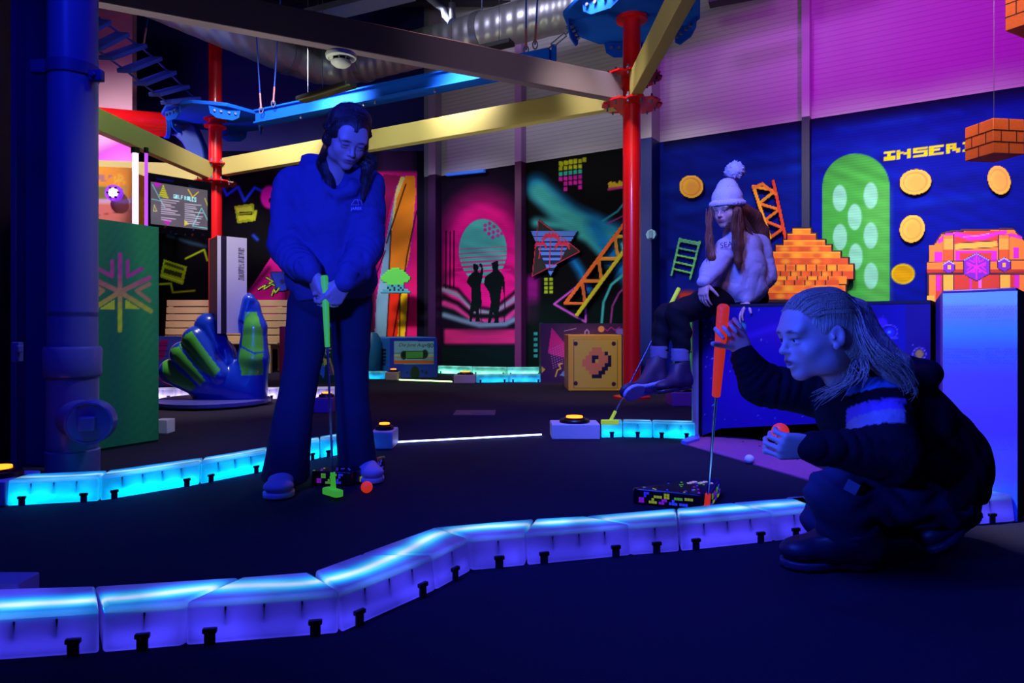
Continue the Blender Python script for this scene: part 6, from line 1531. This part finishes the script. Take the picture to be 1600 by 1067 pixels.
S.chain([W(1160, 466, 4.34), W(1100, 478, 4.18), k2, W(1034, 520, 4.02), W(1031, 550, 4.0)], [.09, .08, .064, .056, .046], .008)
S.cone(W(1150, 464, 4.22), W(1175, 464, 4.34), .10, .10, .03)
S.warp(lambda p: .003*np.sin(p[:, 2]*70+p[:, 0]*40)); S.build('leggings', m_leg, girl)
m_sock = mat('grey_socks', (110, 106, 150), .95, bump=.4, bscale=90)
for a in (a1_, a2_):
    q = MB(); pts = [a+np.array((0, 0, .065-i*.012)) for i in range(7)]; q.tube(pts, [.050+.004*(i % 2) for i in range(7)], 20); q.build('sock', m_sock, girl, smooth=True)
m_boot = mat('dark_ankle_boot', (44, 30, 66), .55, bump=.1); m_bs = mat('lit_boot_sole', (140, 150, 220), .5)  # blue light on the sole facing the viewer is put into its colour
b1 = shoe('boot', W(1048, 602, 3.93), W(978, 618, 3.74), (-.05, .97, .42), girl, m_boot, m_bs, wid=.047, h=.07, ankle=W(1026, 562, 4.0), ar=.054)
b2 = shoe('boot', W(1077, 608, 3.96), W(1030, 616, 3.76), (0, .25, 1), girl, m_boot, mat('shaded_boot_sole', (30, 24, 50), .5), wid=.047, h=.07, ankle=W(1062, 566, 3.94), ar=.056)  # second sole darkened by colour, as in shade
hd = np.array(W(1048, 602, 3.93)); td = np.array(W(978, 618, 3.74)); f_ = nz_(td-hd); u_ = nz_(np.array((-.05, .97, .42))-f_*(np.array((-.05, .97, .42))@f_)); r_ = np.cross(f_, u_)
q = MB()
for i in range(9):
    for j in (-1, 0, 1): c = hd+f_*(.03+i*.022)+r_*j*.02-u_*.001; q.box(c, (.013, .013, .008), Matrix(np.c_[r_, f_, u_].tolist()))
q.build('sole_tread', mat('sole_tread', (70, 80, 170), .6), b1)
putter('yellow green putter leaning on the purple box beside girl in bobble hat', W(1061, 450, 4.30), W(953, 659, 4.18), .28, (190, 226, 40), .012, (1, -.1, 0), .11)

# ------------------------------------------------------------------ the crouching girl
H3 = Head(W(1279, 524, 1.86), (-.985, -.13, -.15), (-.15, .0, 1), .985)
S = SDF((.50, 1.55, .01), (1.50, 2.45, .86), .0046, .012)
H3.add(S, mouth=.006)
S.chain([H3.w(0, -.025, -.07), W(1325, 600, 1.93), W(1345, 640, 1.97)], [.047, .050, .07], .03)
S.chain([W(1345, 650, 1.97), W(1410, 680, 2.0), W(1465, 735, 2.05)], [.09, .10, .10], .05)
sN, eN, wN = W(1372, 635, 1.86), W(1392, 712, 1.80), W(1268, 698, 1.76)
sF, eF, wF = W(1300, 622, 2.10), W(1187, 600, 2.10), W(1158, 541, 2.07)
S.chain([sN, eN, wN], [.042, .034, .022], .02); S.chain([sF, eF, wF], [.042, .034, .021], .02)
kN, aN = W(1305, 775, 1.88), W(1328, 850, 1.90); kF, aF = W(1290, 812, 2.06), W(1490, 805, 2.14)
S.chain([W(1470, 765, 2.0), kN, aN], [.075, .052, .035], .03); S.chain([W(1470, 770, 2.12), kF, aF], [.075, .05, .035], .03)
S.cone(aN, W(1300, 872, 1.89), .03, .022, .02); S.cone(aF, W(1460, 840, 2.12), .03, .024, .02)
hand(S, wF, (-.50, -.12, .62), (-.1, -1, -.2), -1, .94, ((.9, 1.1, .6), (1.0, 1.15, .6), (1.0, 1.15, .6), (1.0, 1.1, .6)), .0, (.7, .55, .5), .35)
hand(S, wN, (-1, -.05, .03), (0.1, .95, .35), 1, .92, ((.75, 1.0, .7), (.85, 1.05, .7), (.9, 1.1, .7), (.9, 1.1, .7)), .0, (.8, .3, .35), .3)
crouch = person(S, 'crouching person with blond ponytail in dark striped sweatshirt at the curb', lambda V: lin(H3.skincol(V, (224, 182, 166))))
H3.eyes(crouch, (.0, 1, -.12))
hm3 = hairmat('blond_hair', (214, 182, 150))
S = SDF((.70, 1.6, .40), (1.36, 2.2, .86), .005, .015); R = H3.R; k = .965
S.ell(H3.w(0, -.015, .036), np.array((.0815, .108, .092))*k, R, 0); S.ell(H3.w(0, -.065, -.02), np.array((.066, .05, .07))*k, R, .03)
S.ell(H3.w(0, .105, -.034), np.array((.09, .066, .096))*k, R, .012, 'sub'); S.ell(H3.w(0, .04, -.10), np.array((.1, .075, .085))*k, R, .012, 'sub')
for sx in (-1, 1): S.ell(H3.w(sx*.085, -.002, -.012), np.array((.02, .024, .034))*k, R, .006, 'sub')
pony = [W(1318, 486, 1.88), W(1332, 494, 1.88), W(1346, 520, 1.86), W(1368, 548, 1.84), W(1400, 575, 1.82), W(1420, 598, 1.81)]
S.chain(pony, [.036, .044, .042, .040, .038, .012], .03)
S.warp(lambda p: .0009*np.sin(H3.loc(p)[:, 0]*300+H3.loc(p)[:, 2]*120))
hair3 = S.build('hair', hm3, crouch)
gs = [[W(1312+i*3, 466+i*6, 1.84+i*.012), W(1338+i*2, 490+i*7, 1.81+i*.01), W(1352+i*4, 530+i*3, 1.78), W(1378+i*6, 568-i, 1.77), W(1412+i*3, 590+i*3, 1.78), W(1424-i*4, 612, 1.79)] for i in range(5)]
gs += [[H3.cap(x, .80-abs(x)*.25, .55-abs(x)*.35), H3.cap(x*1.25, .35, .8-abs(x)*.5), H3.cap(x*1.25, -.3, .8-abs(x)*.6), H3.cap(x*.8, -.9, .5-abs(x)*.4), H3.cap(x*.4, -1, .15, .01)] for x in np.linspace(-.95, .95, 27)]
strands('hair_strands', gs[:5], 26, .0075, .0014, hm3, hair3, 12); strands('hair_strands', gs[5:], 9, .0028, .0010, hm3, hair3, 13)
strands('loose_strands', [[W(1330, 572, 1.84), W(1316, 596, 1.81), W(1290, 614, 1.79), W(1268, 630, 1.79)], [W(1338, 566, 1.82), W(1328, 596, 1.79), W(1306, 614, 1.78), W(1284, 626, 1.79)], [W(1345, 560, 1.80), W(1350, 585, 1.78), W(1336, 602, 1.78)]], 26, .007, .0012, hm3, hair3, 14)
m_bk = mat('black_sweatshirt', (22, 20, 34), .9, bump=.3, bscale=60, spec=.15)
def stripecol(V):
    C = np.tile(lin((22, 20, 34)), (len(V), 1)); X, Y = px_of(V); m = (V[:, 1] < 1.93) & (X > 1322) & (X < 1414)
    a = np.array(sN); b = np.array(eN); t = ((V-a)@(b-a))/((b-a)@(b-a)); tt = t
    for lo_, hi_, c in ((-.50, -.18, (104, 150, 225)), (.05, .26, (160, 100, 200)), (.26, .50, (190, 160, 190))): C[m & (tt > lo_) & (tt < hi_)] = lin(c)
    return C
S = SDF((.60, 1.56, .16), (1.56, 2.48, .74), .0068, .03)
S.chain([W(1342, 640, 1.97), W(1405, 668, 2.0), W(1455, 715, 2.04), W(1468, 745, 2.06)], [.115, .135, .135, .13], .06); S.cone(W(1365, 700, 1.98), W(1440, 760, 2.02), .11, .12, .05)
S.chain([sN, eN], [.082, .068], .03); S.chain([eN, wN], [.068, .038], .025); S.chain([sF, eF, wF+np.array((.012, 0, -.03))], [.07, .056, .036], .025)
S.cone(W(1318, 612, 1.93), W(1380, 600, 1.95), .06, .07, .04)
S.chain([W(1400, 598, 1.88), W(1440, 600, 1.92), W(1448, 585, 2.0), W(1420, 572, 2.04)], [.03, .034, .034, .03], .02); S.cone(W(1325, 585, 1.91), W(1345, 560, 1.9), .05, .055, .012, 'sub')
fw3 = wrinkle(.0065, .13, 25, ((.3, .1, 1), (.9, 0, .4), (-.5, .2, .8))); S.warp(lambda p: fw3(p))
limbfold(S, sN, eN, 1.8, .005, .9, .10); limbfold(S, eN, wN, 3, .006, 2.2, .09); limbfold(S, sF, eF, 3, .006, .3, .09); limbfold(S, eF, wF, 3, .006, 1.1, .08)
S.build('sweatshirt', vcmat('striped_sweatshirt', .9, .15, bump=.3, bscale=60), crouch, stripecol)
m_jn = mat('dark_jeans', (52, 54, 84), .85, bump=.2, bscale=70, spec=.15)
S = SDF((.70, 1.6, .02), (1.56, 2.42, .42), .0062, .02)
S.chain([W(1460, 765, 2.02), W(1390, 765, 1.95), kN, W(1318, 820, 1.9), W(1326, 842, 1.90)], [.115, .095, .072, .062, .058], .03)
S.chain([W(1465, 775, 2.14), W(1390, 790, 2.10), kF, W(1400, 818, 2.14), W(1480, 808, 2.15)], [.105, .085, .062, .058, .05], .03)
S.warp(lambda p: .004*np.sin(p[:, 2]*90+p[:, 0]*30+2*np.sin(p[:, 0]*30))); S.half((0, 0, .03), (0, 0, -1))
jn = S.build('jeans', m_jn, crouch)
MB().box(W(1331, 761, 1.79), (.032, .004, .03), Matrix.Rotation(.5, 3, 'Y') @ Matrix.Rotation(-.2, 3, 'Z')).build('leather_patch', mat('patch_grey', (120, 116, 150), .6), jn)
m_rb = mat('rubber_boot', (40, 38, 66), .45, spec=.5); m_rs = mat('boot_welt', (60, 58, 90), .5)
shoe('boot', gp(1366, 884), gp(1222, 884)+np.array((0, -.0, 0)), (0, 0, 1), crouch, m_rb, m_rs, wid=.052, h=.085, ankle=W(1328, 822, 1.90), ar=.072)
shoe('boot', W(1528, 800, 2.06), W(1446, 864, 2.03), (-.66, -.05, .75), crouch, m_rb, m_rs, wid=.052, h=.085, ankle=W(1478, 775, 2.08), ar=.06, res=.0065)
hc = wN+np.array((-.068, .032, .034)); o = MB().sphere(hc, .0225, 24, 16).build('golf_ball', MATS['ball_orang'] if 'ball_orang' in MATS else mat('ball_orange', (255, 70, 50), .4, emit=(255, 60, 40), es=.45), smooth=True); tag(o, 'orange golf ball held in the crouching person\'s hand', 'golf ball')
putter('bright orange putter held upright by the crouching person', W(1130.5, 477, 2.0), W(1104, 800, 2.32), .40, (255, 62, 30), .0165, (.3, .95, 0), .10)
# ================================================================== unseen lamps, most of them added to brighten one thing
def spot(loc, tgt, rgb, power, ang=60, blend=.6, r=.12):
    l = bpy.data.lights.new('unseen_spot', 'SPOT'); l.energy = power; l.color = rgb; l.spot_size = math.radians(ang); l.spot_blend = blend; l.shadow_soft_size = r
    o = bpy.data.objects.new('unseen_spot', l); COLL.objects.link(o); o.location = loc
    o.rotation_euler = (Vector(tgt)-Vector(loc)).to_track_quat('-Z', 'Y').to_euler(); return o
def area(loc, tgt, rgb, power, sx, sy):
    return spot(loc, tgt, rgb, power*5.2, 82, .9, .3)
    l = bpy.data.lights.new('hall_panel', 'AREA'); l.energy = power; l.color = rgb; l.shape = 'RECTANGLE'; l.size = sx; l.size_y = sy
    o = bpy.data.objects.new('hall_panel', l); COLL.objects.link(o); o.location = loc
    o.rotation_euler = (Vector(tgt)-Vector(loc)).to_track_quat('-Z', 'Y').to_euler(); return o
def point(loc, rgb, power, r=.05):
    l = bpy.data.lights.new('hall_lamp', 'POINT'); l.energy = power; l.color = rgb; l.shadow_soft_size = r
    o = bpy.data.objects.new('hall_lamp', l); COLL.objects.link(o); o.location = loc; return o
WHT = (1, .95, 1)
BLU = (.012, .030, 1)
# added white spots lifting the murals, in place of glowing paint
for px, k in ((740, 1.0), (910, 1.0), (1110, 1.1), (1330, .8), (1520, .75)):
    q = WR.hit(px, 430); s_ = q+wn*3.4; s_.z = 3.9
    spot(s_, (q.x, q.y, 1.1), WHT, 800*k, 62, .9, .25)
spot((-3.2, 7.4, 4.3), (-3.2, 11.3, 1.0), WHT, 620, 76, .9, .25)
spot((-5.6, 7.2, 4.3), (-5.6, 11.3, 1.3), WHT, 420, 80, .9, .25)
q = WR.hit(1085, 320); spot(q+wn*2.6+Vector((-.5, 0, 2.2)), q, WHT, 240, 34, .9, .2)
# magenta floods on the bare panels
q = WR.hit(1500, 120); spot(q+wn*3.2+Vector((0, 0, .4)), q+Vector((0, 0, .3)), (.74, .0, 1), 270, 100, .9, .2)
q = WR.hit(1180, 120); spot(q+wn*3.4+Vector((0, 0, .6)), q+Vector((0, 0, .7)), (.62, .12, 1), 150, 76, .95, .2)
q = WR.hit(880, 120); spot(q+wn*3.5+Vector((0, 0, .6)), q+Vector((0, 0, .6)), (.62, .60, .85), 170, 80, .95, .2)
# unseen spots added to brighten single props and beams
spot((-.4, 3.3, 2.9), (-2.15, 3.8, .75), (.9, 1, .85), 120, 46, .7, .1)
spot((-2.1, 5.35, 3.7), (-2.75, 6.0, .5), WHT, 420, 46, .7, .15)
spot((.6, 5.2, 3.9), (.9, 7.3, .2), (1, .92, .7), 230, 46, .8, .15)
spot((-1.6, 6.2, 4.6), (-1.2, 9.0, .2), (.9, 1, .95), 260, 50, .8, .15)
spot((.2, 2.4, 2.75), (.7, 5.6, 3.0), (1, .84, 1), 85, 62, .8, .2)
spot((-1.2, 5.5, 3.75), (-2.2, 8.3, 2.8), (1, .95, .8), 34, 66, .8, .2)
spot((1.3, 2.6, 2.8), (1.6, 3.9, .4), (1, .5, 1), 45, 60, .8, .2)
spot((.5, 2.9, 2.8), (1.70, 2.42, .62), (.85, .9, 1), 520, 21, .6, .1)
spot((.4, 7.0, 4.9), (-2.2, 10.0, 4.6), (.7, 1, .75), 60, 26, .8, .1)
spot((-2.4, 6.0, 4.3), (-4.0, 8.6, 4.5), (.8, .6, 1), 50, 60, .8, .1)
spot((-4.3, 5.5, 3.8), (-5.3, 7.8, 2.1), (1, .95, .95), 330, 46, .7, .1)
spot((-3.2, 6.9, 4.3), (-4.3, 7.4, 2.7), (.45, 1, .3), 70, 60, .8, .1)
spot((2.4, 3.5, 3.5), (3.7, 5.3, 2.1), (1, .9, .8), 120, 40, .7, .1)
spot((-.5, -.5, 1.5), (-.72, 2.8, 1.05), (.022, .06, 1), 720, 34, .6, .12)  # added blue fill behind the camera for the standing woman
spot((-1.1, .35, .8), (1.05, 1.9, .58), (.02, .075, 1), 230, 24, .5, .12)  # added blue fill from the left for the crouching girl
spot((1.0, 7.95, .25), (.6, 6.6, 2.8), (1, 1, .75), 70, 120, .9, .1)  # added uplight behind the yellow block for the beam undersides
spot((-2.5, 6.7, .3), (-1.8, 6.9, 2.8), (1, 1, .7), 80, 120, .9, .1)  # added uplight behind the fist sculpture for the beam undersides
spot((-2.7, 4.4, .3), (-2.0, 5.0, 2.8), (1, 1, .8), 150, 110, .9, .1)  # added uplight behind the leaf panel for the long beam
spot((-5.2, 6.8, 4.6), (-6.6, 9.9, 3.9), (1, .8, .85), 160, 60, .8, .1)
spot((-.2, 6.2, 4.4), (-.6, 5.6, 0), (1, .42, .4), 150, 80, .9, .2)  # added spot that warms the dark floor
# unseen blue floods added for the people and the play area
area((-1.9, 1.0, 3.1), (-.7, 2.9, 1.0), BLU, 40, .8, .5)
spot((0, 3.4, 4.3), (0, 3.3, 0), BLU, 230, 84, .9, .3)
area((.1, 1.0, 2.2), (1.0, 1.95, .5), BLU, 20, .6, .4)
area((.2, 2.2, 2.6), (1.3, 4.0, 1.0), (.10, .16, 1), 105, .6, .4)
area((-1.0, 1.5, 2.7), (1.0, 1.9, .6), (.03, .075, 1), 55, .5, .4)
area((-1.4, 2.2, 3.2), (-2.2, 3.2, 1.0), BLU, 16, .5, .5)
point((-5.6, 9.5, 2.75), (.45, .12, 1), 70, .12)
